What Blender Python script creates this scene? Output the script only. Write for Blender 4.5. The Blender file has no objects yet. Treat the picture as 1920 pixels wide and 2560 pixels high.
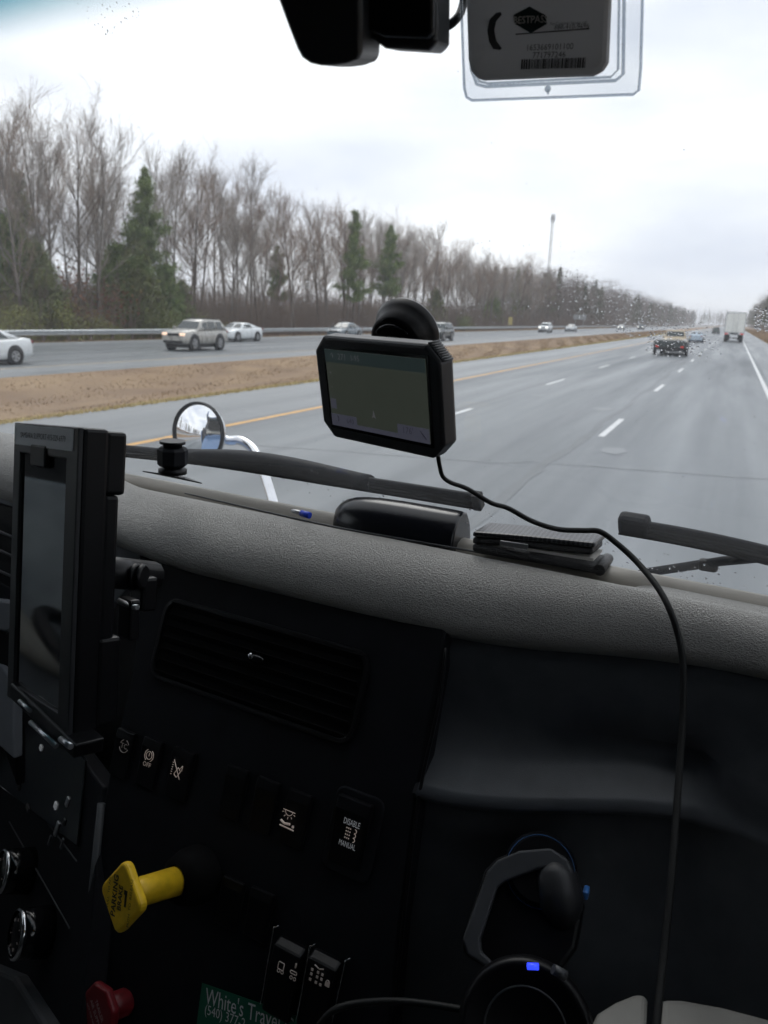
import bpy, bmesh, math, random
import numpy as np
from mathutils import Vector, Matrix

# ------------------------------------------------------------------ camera, sky, sun, exposure
SC = bpy.context.scene
COL = SC.collection
R = math.radians
EYE = Vector((0.0, 0.0, 2.33))          # passenger's eye in the cab, above the road
YAW, PITCH, ROLL = R(23.44), R(14.53), R(2.0)
FPX = 1923.0 / 1920.0                   # focal length in picture widths

_f0 = Vector((-math.sin(YAW), math.cos(YAW), 0)); _r0 = Vector((math.cos(YAW), math.sin(YAW), 0)); _z = Vector((0, 0, 1))
FWD = _f0 * math.cos(PITCH) - _z * math.sin(PITCH)
_u0 = _z * math.cos(PITCH) + _f0 * math.sin(PITCH)
RGT = _r0 * math.cos(ROLL) + _u0 * math.sin(ROLL)
UPV = -_r0 * math.sin(ROLL) + _u0 * math.cos(ROLL)
cam_d = bpy.data.cameras.new('camera'); cam = bpy.data.objects.new('camera', cam_d); COL.objects.link(cam)
cam_d.sensor_fit = 'HORIZONTAL'; cam_d.sensor_width = 36.0; cam_d.lens = 36.0 * FPX
cam_d.clip_start = 0.02; cam_d.clip_end = 6000
M = Matrix((RGT, UPV, -FWD)).transposed().to_4x4(); M.translation = EYE
cam.matrix_world = M
cam_d.dof.use_dof = True; cam_d.dof.focus_distance = 0.92; cam_d.dof.aperture_fstop = 13.0
SC.camera = cam

W = bpy.data.worlds.new('World'); SC.world = W; W.use_nodes = True
nt = W.node_tree; nt.nodes.clear()
SUN_EL, SUN_ROT = R(52), R(-30)
sky = nt.nodes.new('ShaderNodeTexSky'); sky.sky_type = 'NISHITA'; sky.sun_disc = False
sky.sun_elevation = SUN_EL; sky.sun_rotation = SUN_ROT; sky.air_density = 1.0; sky.dust_density = 4.0
hsv = nt.nodes.new('ShaderNodeHueSaturation'); hsv.inputs['Saturation'].default_value = 0.25
nt.links.new(sky.outputs[0], hsv.inputs['Color'])
tc = nt.nodes.new('ShaderNodeTexCoord')
mp = nt.nodes.new('ShaderNodeMapping'); mp.inputs['Scale'].default_value = (1.0, 1.0, 3.2)
nt.links.new(tc.outputs['Generated'], mp.inputs[0])
nz = nt.nodes.new('ShaderNodeTexNoise'); nz.inputs['Scale'].default_value = 2.6; nz.inputs['Detail'].default_value = 5; nz.inputs['Roughness'].default_value = 0.45
nt.links.new(mp.outputs[0], nz.inputs['Vector'])
rp = nt.nodes.new('ShaderNodeValToRGB')
rp.color_ramp.elements[0].position = 0.33; rp.color_ramp.elements[0].color = (6.9, 7.4, 8.5, 1)
rp.color_ramp.elements[1].position = 0.62; rp.color_ramp.elements[1].color = (10.3, 10.5, 10.8, 1)
nt.links.new(nz.outputs[0], rp.inputs[0])
mx = nt.nodes.new('ShaderNodeMix'); mx.data_type = 'RGBA'; mx.inputs['Factor'].default_value = 0.9     # a closed cloud deck over the blue
nt.links.new(hsv.outputs[0], mx.inputs['A']); nt.links.new(rp.outputs[0], mx.inputs['B'])
bg = nt.nodes.new('ShaderNodeBackground'); bg.inputs['Strength'].default_value = 0.13
nt.links.new(mx.outputs['Result'], bg.inputs[0])
wo = nt.nodes.new('ShaderNodeOutputWorld'); nt.links.new(bg.outputs[0], wo.inputs[0])

sun_d = bpy.data.lights.new('sun', 'SUN'); sun_d.energy = 1.0; sun_d.angle = R(30); sun_d.color = (1.0, 0.97, 0.93)
sun = bpy.data.objects.new('sun', sun_d); COL.objects.link(sun)
_sd = Vector((math.sin(SUN_ROT) * math.cos(SUN_EL), math.cos(SUN_ROT) * math.cos(SUN_EL), math.sin(SUN_EL)))
sun.rotation_euler = (-_sd).to_track_quat('-Z', 'Y').to_euler(); sun.location = (0, 0, 60)

vs = SC.view_settings; vs.view_transform = 'Standard'; vs.look = 'None'; vs.gamma = 1.0; vs.exposure = 0.0; vs.use_curve_mapping = False
SC.render.engine = 'CYCLES'
cy = SC.cycles; cy.use_denoising = True; cy.max_bounces = 5; cy.diffuse_bounces = 2; cy.glossy_bounces = 3; cy.use_adaptive_sampling = True; cy.adaptive_threshold = 0.05
cy.transmission_bounces = 4; cy.transparent_max_bounces = 12; cy.volume_bounces = 1; cy.sample_clamp_indirect = 6.0

# ------------------------------------------------------------------ helpers
K = 1920.0 / 1659.0
def ray(px, py):                         # measured picture position -> viewing direction (unit depth)
    return FWD + RGT * ((px * K - 960) / 1923.0) + UPV * ((1280 - py * K) / 1923.0)
def at(px, py, d):
    return EYE + ray(px, py) * d
def hit(px, py, p0, n):
    v = ray(px, py); return EYE + v * ((p0 - EYE).dot(n) / v.dot(n))
def ws_y(x, z):                          # the windscreen's inner face, in eye coordinates
    return 0.801 - 0.55 * z - 0.121 * (x + 0.5) - 0.12 * max(0.0, abs(x + 0.45) - 0.55) ** 2
def ws_hit(px, py, off=0.0):
    v = ray(px, py); lo, hi = 0.0, 4.0
    for _ in range(50):
        m = (lo + hi) / 2; p = v * m
        if p.y < ws_y(p.x, p.z) + off: lo = m
        else: hi = m
    return EYE + v * lo

def mesh_np(name, V, F):
    """V (n,3), F (m,3|4) arrays -> mesh"""
    me = bpy.data.meshes.new(name); V = np.asarray(V, np.float32); F = np.asarray(F, np.int32)
    me.vertices.add(len(V)); me.vertices.foreach_set('co', V.ravel())
    k = F.shape[1]; me.loops.add(F.size); me.loops.foreach_set('vertex_index', F.ravel())
    me.polygons.add(len(F)); me.polygons.foreach_set('loop_start', np.arange(0, F.size, k, dtype=np.int32))
    me.update(calc_edges=True); me.validate(); return me

class MB:
    def __init__(s): s.v = []; s.f = []; s.sm = []
    def add(s, vs, fs, smooth=False):
        o = len(s.v); s.v += [Vector(v) for v in vs]; s.f += [[i + o for i in f] for f in fs]; s.sm += [smooth] * len(fs); return s
    def box(s, c, size, ax=None):
        c = Vector(c); a = ax or (Vector((1, 0, 0)), Vector((0, 1, 0)), Vector((0, 0, 1)))
        vs = [c + a[0] * (i * size[0] / 2) + a[1] * (j * size[1] / 2) + a[2] * (k * size[2] / 2) for i in (-1, 1) for j in (-1, 1) for k in (-1, 1)]
        return s.add(vs, [(0, 1, 3, 2), (4, 6, 7, 5), (0, 4, 5, 1), (2, 3, 7, 6), (0, 2, 6, 4), (1, 5, 7, 3)])
    def prism(s, pts, ext, smooth=False):
        pts = [Vector(p) for p in pts]; n = len(pts); ext = Vector(ext)
        return s.add(pts + [p + ext for p in pts], [list(range(n))[::-1], list(range(n, 2 * n))] + [(i, (i + 1) % n, n + (i + 1) % n, n + i) for i in range(n)], smooth)
    def loft(s, secs, closed=True, caps=True, smooth=True):
        n = len(secs[0]); vs = [p for q in secs for p in q]; fs = []
        for a in range(len(secs) - 1):
            for i in range(n if closed else n - 1):
                j = (i + 1) % n; fs.append((a * n + i, a * n + j, (a + 1) * n + j, (a + 1) * n + i))
        s.add(vs, fs, smooth)
        if caps and closed:
            o = len(s.v) - len(vs)
            s.f += [[o + i for i in range(n)][::-1], [o + (len(secs) - 1) * n + i for i in range(n)]]; s.sm += [False, False]
        return s
    def tube(s, path, r, n=8, smooth=True, caps=True):
        path = [Vector(p) for p in path]; secs = []; up = None
        for i, p in enumerate(path):
            d = (path[min(i + 1, len(path) - 1)] - path[max(i - 1, 0)]).normalized()
            if up is None:
                up = Vector((0, 0, 1)) if abs(d.z) < 0.9 else Vector((1, 0, 0))
            x = d.cross(up).normalized(); up = x.cross(d).normalized()
            rr = r[i] if isinstance(r, (list, tuple)) else r
            secs.append([p + x * (math.cos(2 * math.pi * k / n) * rr) + up * (math.sin(2 * math.pi * k / n) * rr) for k in range(n)])
        return s.loft(secs, True, caps, smooth)
    def lathe(s, c, axis, prof, n=24, smooth=True, caps=True):
        c = Vector(c); a = Vector(axis).normalized(); x = a.orthogonal().normalized(); y = a.cross(x)
        secs = [[c + a * h + (x * math.cos(2 * math.pi * k / n) + y * math.sin(2 * math.pi * k / n)) * max(r, 1e-5) for k in range(n)] for r, h in prof]
        return s.loft(secs, True, caps, smooth)
    def build(s, name, mat, parent=None, origin=None, bevel=0.0, seg=2, smooth=None):
        me = bpy.data.meshes.new(name)
        vv = s.v
        if parent is not None and origin is None: org = Vector(parent['_w'])
        elif origin is not None: org = Vector(origin)
        else:
            lo = Vector((min(v.x for v in vv), min(v.y for v in vv), min(v.z for v in vv))); hi = Vector((max(v.x for v in vv), max(v.y for v in vv), 0))
            org = Vector(((lo.x + hi.x) / 2, (lo.y + hi.y) / 2, lo.z))
        me.from_pydata([tuple(v - org) for v in vv], [], s.f)
        for p, q in zip(me.polygons, s.sm): p.use_smooth = q if smooth is None else smooth
        bm = bmesh.new(); bm.from_mesh(me); bmesh.ops.recalc_face_normals(bm, faces=bm.faces); bm.to_mesh(me); bm.free()
        o = bpy.data.objects.new(name, me); COL.objects.link(o)
        if mat: me.materials.append(mat)
        if parent is not None: o.parent = parent; o['_w'] = tuple(org)
        else: o.location = org; o['_w'] = tuple(org)
        if bevel > 0:
            m = o.modifiers.new('bevel', 'BEVEL'); m.width = bevel; m.segments = seg; m.limit_method = 'ANGLE'; m.angle_limit = R(35); m.harden_normals = False
        return o

def tag(o, label, cat, group=None, kind=None):
    o['label'] = label
    if cat: o['category'] = cat
    if group: o['group'] = group
    if kind: o['kind'] = kind
    return o
def thing(name, loc, label, cat, group=None, rz=0.0):
    o = bpy.data.objects.new(name, None); COL.objects.link(o); o.location = loc; o.rotation_euler = (0, 0, rz); o.empty_display_size = 0.1
    o['_w'] = tuple(loc); return tag(o, label, cat, group)
def struct(o): o['kind'] = 'structure'; return o
def copy_tree(o, parent=None):
    c = o.copy(); COL.objects.link(c); c.parent = parent
    for ch in list(o.children): copy_tree(ch, c)
    return c
def poly_sheet(name, pts, mat, parent=None):
    b = MB(); b.add(pts, [list(range(len(pts)))]); return b.build(name, mat, parent)
def rrect(c, u, v, w, h, r, n=4):
    c = Vector(c); out = []
    for (sx, sy, a0) in ((1, 1, 0), (-1, 1, 90), (-1, -1, 180), (1, -1, 270)):
        for k in range(n + 1):
            a = R(a0 + 90 * k / n); out.append(c + u * (sx * (w / 2 - r) + math.cos(a) * r) + v * (sy * (h / 2 - r) + math.sin(a) * r))
    return out
def smooth_path(pts, k=6):
    pts = [Vector(p) for p in pts]; P = [pts[0] * 2 - pts[1]] + pts + [pts[-1] * 2 - pts[-2]]; out = []
    for i in range(1, len(P) - 2):
        for j in range(k):
            t = j / k; a, b, c, d = P[i - 1], P[i], P[i + 1], P[i + 2]
            out.append(0.5 * ((2 * b) + (c - a) * t + (2 * a - 5 * b + 4 * c - d) * t * t + (3 * b - a - 3 * c + d) * t ** 3))
    return out + [pts[-1]]
def sstep(a, b, x):
    t = min(1, max(0, (x - a) / (b - a))); return t * t * (3 - 2 * t)
def lerp_tab(tab, x):
    if x <= tab[0][0]: return tab[0][1]
    for (a, p), (b, q) in zip(tab, tab[1:]):
        if x <= b: return p + (q - p) * (x - a) / (b - a)
    return tab[-1][1]
_FC = None
def text(name, s, size, org, u, v, mat, parent, depth=0.0003, align='CENTER', squeeze=1.0, bold=0.0):
    """lettering as a thin real mesh lying in the u,v plane at org"""
    cu = bpy.data.curves.new(name, 'FONT'); cu.body = s; cu.size = size; cu.align_x = align; cu.align_y = 'CENTER'; cu.resolution_u = 2; cu.offset = bold * size
    to = bpy.data.objects.new('tmp_text', cu); COL.objects.link(to)
    dg = bpy.context.evaluated_depsgraph_get(); me = bpy.data.meshes.new_from_object(to.evaluated_get(dg)); bpy.data.objects.remove(to)
    n = u.cross(v).normalized(); org = Vector(org); W0 = Vector(parent['_w'])
    for q in me.vertices: q.co = org + u * (q.co.x * squeeze) + v * q.co.y + n * depth - W0
    me.name = name; o = bpy.data.objects.new(name, me); COL.objects.link(o); me.materials.clear(); me.materials.append(mat); o.parent = parent; o['_w'] = tuple(W0); return o
# ------------------------------------------------------------------ materials
MAT = {}
def mat(name, col, rough=0.5, metal=0.0, var=0.15, scale=8.0, bump=0.0, bscale=60.0, bdist=0.002, rvar=0.0, spec=0.5, emit=None, estr=0.0, coat=0.0, col2=None, stretch=None, coords='Object', detail=4):
    m = bpy.data.materials.new(name); m.use_nodes = True; t = m.node_tree; b = t.nodes['Principled BSDF']
    tcn = t.nodes.new('ShaderNodeTexCoord'); mpn = t.nodes.new('ShaderNodeMapping'); t.links.new(tcn.outputs[coords], mpn.inputs[0])
    if stretch: mpn.inputs['Scale'].default_value = stretch
    n = t.nodes.new('ShaderNodeTexNoise'); n.inputs['Scale'].default_value = scale; n.inputs['Detail'].default_value = detail
    t.links.new(mpn.outputs[0], n.inputs['Vector'])
    r = t.nodes.new('ShaderNodeValToRGB'); c1 = col; c2 = col2 or tuple(min(1, c * (1 + var)) for c in col)
    r.color_ramp.elements[0].position = 0.32; r.color_ramp.elements[1].position = 0.68
    r.color_ramp.elements[0].color = (*[c * (1 - var) for c in c1], 1) if not col2 else (*c1, 1); r.color_ramp.elements[1].color = (*c2, 1)
    t.links.new(n.outputs[0], r.inputs[0]); t.links.new(r.outputs[0], b.inputs['Base Color'])
    b.inputs['Roughness'].default_value = rough; b.inputs['Metallic'].default_value = metal; b.inputs['Specular IOR Level'].default_value = spec
    b.inputs['Coat Weight'].default_value = coat
    if rvar:
        mr = t.nodes.new('ShaderNodeMapRange'); mr.inputs['To Min'].default_value = max(0.02, rough - rvar); mr.inputs['To Max'].default_value = rough + rvar
        t.links.new(n.outputs[0], mr.inputs[0]); t.links.new(mr.outputs[0], b.inputs['Roughness'])
    if bump:
        n2 = t.nodes.new('ShaderNodeTexNoise'); n2.inputs['Scale'].default_value = bscale; n2.inputs['Detail'].default_value = 3; t.links.new(mpn.outputs[0], n2.inputs['Vector'])
        bp = t.nodes.new('ShaderNodeBump'); bp.inputs['Strength'].default_value = bump; bp.inputs['Distance'].default_value = bdist
        t.links.new(n2.outputs[0], bp.inputs['Height']); t.links.new(bp.outputs[0], b.inputs['Normal'])
    if emit: b.inputs['Emission Color'].default_value = (*emit, 1); b.inputs['Emission Strength'].default_value = estr
    MAT[name] = m; return m
def node(m, kind): return m.node_tree.nodes.new(kind)

mat('plastic', (0.0085, 0.0093, 0.012), 0.6, spec=0.16, bump=0.25, bscale=900, bdist=0.0006, var=0.2, scale=30)
mat('plastic_smooth', (0.004, 0.004, 0.005), 0.38, spec=0.25, var=0.2, scale=40, bump=0.05, bscale=700, bdist=0.0003)
mat('plastic_gloss', (0.005, 0.005, 0.006), 0.14, var=0.2, scale=40, rvar=0.05)
mat('plastic_grey', (0.05, 0.053, 0.058), 0.45, bump=0.2, bscale=900, bdist=0.0005, scale=25)
mat('panel_blue_grey', (0.16, 0.17, 0.19), 0.5, bump=0.2, bscale=700, bdist=0.0005, scale=14)
mat('panel_beige', (0.2, 0.195, 0.18), 0.55, bump=0.3, bscale=500, bdist=0.0006, scale=14)
mat('rubber', (0.006, 0.0065, 0.007), 0.55, spec=0.25, var=0.3, scale=60, bump=0.2, bscale=400, bdist=0.0005)
mat('wiper_wet', (0.005, 0.007, 0.010), 0.55, spec=0.1, var=0.3, scale=60, rvar=0.1, bump=0.1, bscale=500, bdist=0.0005)
mat('chrome', (0.75, 0.76, 0.78), 0.12, 1.0, var=0.05, rvar=0.05, scale=20)
mat('mirror_silver', (0.92, 0.93, 0.94), 0.02, 1.0, var=0.02)
mat('silver', (0.55, 0.56, 0.58), 0.3, 0.9, var=0.1)
mat('icon_white', (0.55, 0.5, 0.46), 0.6, var=0.1, emit=(1.0, 0.78, 0.66), estr=0.10)
mat('icon_dim', (0.3, 0.28, 0.27), 0.6, var=0.1, emit=(1.0, 0.85, 0.75), estr=0.03)
mat('icon_grey', (0.5, 0.5, 0.52), 0.6, var=0.1, emit=(0.9, 0.95, 1.0), estr=0.09)
mat('yellow', (0.78, 0.50, 0.018), 0.45, var=0.16, scale=55, rvar=0.12, bump=0.1, bscale=300, bdist=0.0004)
mat('red', (0.17, 0.009, 0.014), 0.4, var=0.12, scale=30)
mat('ink', (0.02, 0.018, 0.015), 0.6)
mat('ink_grey', (0.06, 0.06, 0.065), 0.6)
mat('lettering_pale', (0.55, 0.5, 0.48), 0.6)
mat('card_green', (0.01, 0.115, 0.065), 0.45, var=0.06)
mat('white_print', (0.72, 0.74, 0.74), 0.5, var=0.05)
mat('label_white', (0.84, 0.85, 0.87), 0.55, var=0.05)
mat('tag_body', (0.55, 0.54, 0.53), 0.5, var=0.05, scale=10)
mat('tag_label', (0.72, 0.71, 0.71), 0.5, var=0.04, scale=10)
mat('tag_logo', (0.015, 0.03, 0.03), 0.5)
mat('blue_plastic', (0.02, 0.06, 0.55), 0.3, var=0.1)
mat('blue_ring', (0.05, 0.18, 0.5), 0.35, var=0.1)
mat('led_blue', (0.02, 0.03, 0.8), 0.3, emit=(0.03, 0.06, 1.0), estr=1.4)
mat('paper', (0.6, 0.58, 0.54), 0.7)
mat('headliner', (0.09, 0.09, 0.09), 0.85, bump=0.2, bscale=300)
mat('cab_trim', (0.07, 0.07, 0.073), 0.7, bump=0.2, bscale=300)
mat('seat_fabric', (0.12, 0.13, 0.15), 0.85, bump=0.4, bscale=400)
mat('truck_blue', (0.10, 0.17, 0.30), 0.22, 0.2, var=0.1, coat=0.6, scale=20, rvar=0.08)
mat('case_black', (0.005, 0.006, 0.009), 0.24, spec=0.6, var=0.2, scale=40)
mat('door_grey', (0.60, 0.66, 0.76), 0.6, var=0.5, scale=4)  # pale and mottled so its mirror image in the tablet reads brighter
mat('door_beige', (0.80, 0.77, 0.68), 0.55, var=0.1, scale=8)
mat('adapter_lit_grey', (0.045, 0.048, 0.054), 0.4, spec=0.5, scale=25)  # paler grey than the adapter body, for its lit faces
# screens
mat('gps_map', (0.03, 0.04, 0.028), 0.28, var=0.2, scale=12, emit=(0.42, 0.48, 0.39), estr=0.055)
mat('gps_bar', (0.03, 0.045, 0.045), 0.28, emit=(0.28, 0.42, 0.42), estr=0.04)
mat('gps_tray', (0.06, 0.06, 0.075), 0.28, emit=(0.6, 0.62, 0.85), estr=0.055)
mat('gps_text', (0.1, 0.1, 0.1), 0.28, emit=(0.8, 0.8, 0.9), estr=0.06)
mat('gps_ink', (0.02, 0.02, 0.03), 0.3, emit=(0.3, 0.3, 0.45), estr=0.05)
mat('screen_black', (0.01, 0.011, 0.013), 0.05, var=0.2, scale=20, spec=1.0, rvar=0.03)

MAT['screen_black'].node_tree.nodes['Principled BSDF'].inputs['IOR'].default_value = 1.9
def leather(name, col, tone=0.12):
    m = mat(name, col, 0.42, var=tone, scale=5, rvar=0.07); t = m.node_tree; b = t.nodes['Principled BSDF']
    tcn = node(m, 'ShaderNodeTexCoord'); mpn = node(m, 'ShaderNodeMapping'); mpn.inputs['Scale'].default_value = (0.72, 1.25, 1.25); mpn.inputs['Rotation'].default_value = (0, 0, 0.35)
    t.links.new(tcn.outputs['Object'], mpn.inputs[0])
    nzz = node(m, 'ShaderNodeTexNoise'); nzz.inputs['Scale'].default_value = 260; nzz.inputs['Detail'].default_value = 2
    t.links.new(mpn.outputs[0], nzz.inputs['Vector'])
    add = node(m, 'ShaderNodeMix'); add.data_type = 'RGBA'; add.blend_type = 'LINEAR_LIGHT'; add.inputs['Factor'].default_value = 0.004
    t.links.new(mpn.outputs[0], add.inputs['A']); t.links.new(nzz.outputs['Color'], add.inputs['B'])
    vo = node(m, 'ShaderNodeTexVoronoi'); vo.feature = 'DISTANCE_TO_EDGE'; vo.inputs['Scale'].default_value = 350
    t.links.new(add.outputs['Result'], vo.inputs['Vector'])
    rr = node(m, 'ShaderNodeValToRGB'); rr.color_ramp.elements[0].position = 0.0; rr.color_ramp.elements[1].position = 0.28
    t.links.new(vo.outputs['Distance'], rr.inputs[0])
    bp = node(m, 'ShaderNodeBump'); bp.inputs['Strength'].default_value = 0.75; bp.inputs['Distance'].default_value = 0.0012
    t.links.new(rr.outputs[0], bp.inputs['Height']); t.links.new(bp.outputs[0], b.inputs['Normal']); return m
leather('leather_pad', (0.305, 0.30, 0.286), 0.14)
leather('wallet_leather', (0.016, 0.016, 0.018))
mat('rim_vinyl', (0.28, 0.262, 0.228), 0.5, var=0.08, bump=0.3, bscale=700, bdist=0.0006)

def weave():
    m = mat('carbon_weave', (0.02, 0.021, 0.024), 0.35); t = m.node_tree; b = t.nodes['Principled BSDF']
    tcn = node(m, 'ShaderNodeTexCoord'); mpn = node(m, 'ShaderNodeMapping'); mpn.inputs['Rotation'].default_value = (0, 0, 0.8); mpn.inputs['Scale'].default_value = (260, 260, 1)
    t.links.new(tcn.outputs['Object'], mpn.inputs[0]); ck = node(m, 'ShaderNodeTexChecker'); ck.inputs['Scale'].default_value = 1.0
    ck.inputs[1].default_value = (0.012, 0.012, 0.014, 1); ck.inputs[2].default_value = (0.07, 0.072, 0.08, 1)
    t.links.new(mpn.outputs[0], ck.inputs[0]); t.links.new(ck.outputs[0], b.inputs['Base Color'])
    bp = node(m, 'ShaderNodeBump'); bp.inputs['Strength'].default_value = 0.5; bp.inputs['Distance'].default_value = 0.001
    t.links.new(ck.outputs['Fac'], bp.inputs['Height']); t.links.new(bp.outputs[0], b.inputs['Normal'])
weave()

def pane(name, tint, gloss=0.5, shade=False, veil=0.0):
    m = bpy.data.materials.new(name); m.use_nodes = True; t = m.node_tree; t.nodes.clear()
    out = node(m, 'ShaderNodeOutputMaterial'); tr = node(m, 'ShaderNodeBsdfTransparent'); tr.inputs[0].default_value = (*tint, 1)
    gl = node(m, 'ShaderNodeBsdfGlossy'); gl.inputs['Roughness'].default_value = 0.03; gl.inputs['Color'].default_value = (gloss, gloss, gloss, 1)
    lw = node(m, 'ShaderNodeLayerWeight'); lw.inputs['Blend'].default_value = 0.5          # Schlick reflectance, the same from both sides of a thin sheet
    pw = node(m, 'ShaderNodeMath'); pw.operation = 'POWER'; pw.inputs[1].default_value = 5.0; t.links.new(lw.outputs['Facing'], pw.inputs[0])
    fr = node(m, 'ShaderNodeMath'); fr.operation = 'MULTIPLY_ADD'; fr.inputs[1].default_value = 0.93; fr.inputs[2].default_value = 0.06; t.links.new(pw.outputs[0], fr.inputs[0])
    mix = node(m, 'ShaderNodeMixShader'); t.links.new(fr.outputs[0], mix.inputs[0]); t.links.new(tr.outputs[0], mix.inputs[1]); t.links.new(gl.outputs[0], mix.inputs[2]); t.links.new(mix.outputs[0], out.inputs[0])
    if veil:                                     # film of rain and grime on the outside scatters a little daylight
        tl = node(m, 'ShaderNodeBsdfTranslucent'); tl.inputs[0].default_value = (0.9, 0.93, 0.97, 1); mv = node(m, 'ShaderNodeMixShader')
        nv = node(m, 'ShaderNodeTexNoise'); nv.inputs['Scale'].default_value = 5; nv.inputs['Detail'].default_value = 5; tv_ = node(m, 'ShaderNodeTexCoord'); t.links.new(tv_.outputs['Object'], nv.inputs['Vector'])
        mrv = node(m, 'ShaderNodeMapRange'); mrv.inputs['From Min'].default_value = .3; mrv.inputs['From Max'].default_value = .7; mrv.inputs['To Min'].default_value = veil * .7; mrv.inputs['To Max'].default_value = veil * 1.3
        t.links.new(nv.outputs[0], mrv.inputs[0]); t.links.new(mrv.outputs[0], mv.inputs[0]); t.links.new(mix.outputs[0], mv.inputs[1]); t.links.new(tl.outputs[0], mv.inputs[2]); t.links.new(mv.outputs[0], out.inputs[0])
    if shade:                                    # the blue-green sun band along the top of a windscreen
        tcn = node(m, 'ShaderNodeTexCoord'); sp = node(m, 'ShaderNodeSeparateXYZ'); t.links.new(tcn.outputs['Object'], sp.inputs[0])
        mr = node(m, 'ShaderNodeMapRange'); mr.inputs['From Min'].default_value = shade[0]; mr.inputs['From Max'].default_value = shade[1]; mr.interpolation_type = 'SMOOTHSTEP'
        t.links.new(sp.outputs[2], mr.inputs[0]); mc = node(m, 'ShaderNodeMix'); mc.data_type = 'RGBA'
        mc.inputs['A'].default_value = (*tint, 1); mc.inputs['B'].default_value = (0.06, 0.27, 0.34, 1); t.links.new(mr.outputs[0], mc.inputs['Factor']); t.links.new(mc.outputs['Result'], tr.inputs[0])
    MAT[name] = m; return m
pane('clear_plastic', (0.93, 0.94, 0.95), 0.8)
pane('clear_edge', (0.62, 0.65, 0.68), 0.9)
pane('side_glass', (0.92, 0.94, 0.94), 0.8)
m = bpy.data.materials.new('water_drop'); m.use_nodes = True; b = m.node_tree.nodes['Principled BSDF']
b.inputs['Transmission Weight'].default_value = 1.0; b.inputs['IOR'].default_value = 1.33; b.inputs['Roughness'].default_value = 0.0; MAT['water_drop'] = m

# white plastic card: part of the daylight behind it glows through
for nm_, k_ in (('tag_body', 0.22),):
    mm = MAT[nm_]; t = mm.node_tree; pb = t.nodes['Principled BSDF']; tl = node(mm, 'ShaderNodeBsdfTranslucent'); tl.inputs[0].default_value = (0.85, 0.85, 0.86, 1); ms = node(mm, 'ShaderNodeMixShader'); ms.inputs[0].default_value = k_
    t.links.new(pb.outputs[0], ms.inputs[1]); t.links.new(tl.outputs[0], ms.inputs[2]); t.links.new(ms.outputs[0], t.nodes['Material Output'].inputs[0])
# exterior
def asphalt(name, dark, light):
    m = mat(name, dark, 0.34, col2=light, scale=0.75, stretch=(1.3, 0.035, 1), rvar=0.0, coords='Object', detail=6); t = m.node_tree; b = t.nodes['Principled BSDF']
    tcn = node(m, 'ShaderNodeTexCoord')
    ag = node(m, 'ShaderNodeTexNoise'); ag.inputs['Scale'].default_value = 55; ag.inputs['Detail'].default_value = 4; t.links.new(tcn.outputs['Object'], ag.inputs['Vector'])
    bp = node(m, 'ShaderNodeBump'); bp.inputs['Strength'].default_value = 0.22; bp.inputs['Distance'].default_value = 0.012; t.links.new(ag.outputs[0], bp.inputs['Height']); t.links.new(bp.outputs[0], b.inputs['Normal'])
    mpn = node(m, 'ShaderNodeMapping'); mpn.inputs['Scale'].default_value = (0.9, 0.05, 1); t.links.new(tcn.outputs['Object'], mpn.inputs[0])
    wet = node(m, 'ShaderNodeTexNoise'); wet.inputs['Scale'].default_value = 0.9; wet.inputs['Detail'].default_value = 6; t.links.new(mpn.outputs[0], wet.inputs['Vector'])
    mr = node(m, 'ShaderNodeMapRange'); mr.inputs['From Min'].default_value = 0.3; mr.inputs['From Max'].default_value = 0.7; mr.inputs['To Min'].default_value = 0.30; mr.inputs['To Max'].default_value = 0.55
    t.links.new(wet.outputs[0], mr.inputs[0]); t.links.new(mr.outputs[0], b.inputs['Roughness']); return m
asphalt('asphalt', (0.066, 0.079, 0.089), (0.16, 0.176, 0.186))
asphalt('asphalt_shoulder', (0.14, 0.153, 0.162), (0.20, 0.212, 0.22))
asphalt('asphalt_dark', (0.07, 0.08, 0.087), (0.105, 0.117, 0.124))
mat('paint_white', (0.62, 0.63, 0.63), 0.45, var=0.2, scale=14, bump=0.3, bscale=40, bdist=0.01)
mat('paint_white_worn', (0.36, 0.37, 0.37), 0.45, var=0.3, scale=9, bump=0.3, bscale=40, bdist=0.01)
mat('paint_yellow', (0.64, 0.34, 0.07), 0.42, var=0.12, scale=4, bump=0.3, bscale=40, bdist=0.01)
mat('paint_yellow_pale', (0.5, 0.40, 0.27), 0.45, var=0.12, scale=4, bump=0.3, bscale=40, bdist=0.01)
mat('soil_median', (0.19, 0.122, 0.074), 0.95, col2=(0.315, 0.218, 0.125), scale=0.55, bump=0.5, bscale=9, bdist=0.04, stretch=(1.0, 0.5, 1))
mat('soil_wood', (0.10, 0.07, 0.045), 0.95, col2=(0.19, 0.13, 0.08), scale=0.6, bump=0.8, bscale=4, bdist=0.1)
mat('grass_dry', (0.21, 0.137, 0.08), 0.9, col2=(0.37, 0.262, 0.145), scale=0.55)
mat('grass_edge', (0.40, 0.30, 0.12), 0.9, col2=(0.50, 0.41, 0.19), scale=0.7)
mat('galvanised', (0.42, 0.45, 0.47), 0.4, 0.75, var=0.15, scale=3, rvar=0.1)
mat('post_wood', (0.12, 0.10, 0.085), 0.9, var=0.3)
mat('bark_grey', (0.14, 0.125, 0.11), 0.95, col2=(0.25, 0.23, 0.21), scale=2, bump=0.8, bscale=20, bdist=0.03, stretch=(1, 1, 0.2))
mat('bark_brown', (0.10, 0.08, 0.065), 0.95, col2=(0.165, 0.135, 0.115), scale=2, bump=0.8, bscale=20, bdist=0.03, stretch=(1, 1, 0.2))
mat('twig_grey', (0.26, 0.225, 0.195), 0.95, col2=(0.36, 0.32, 0.285), scale=0.8)
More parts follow.
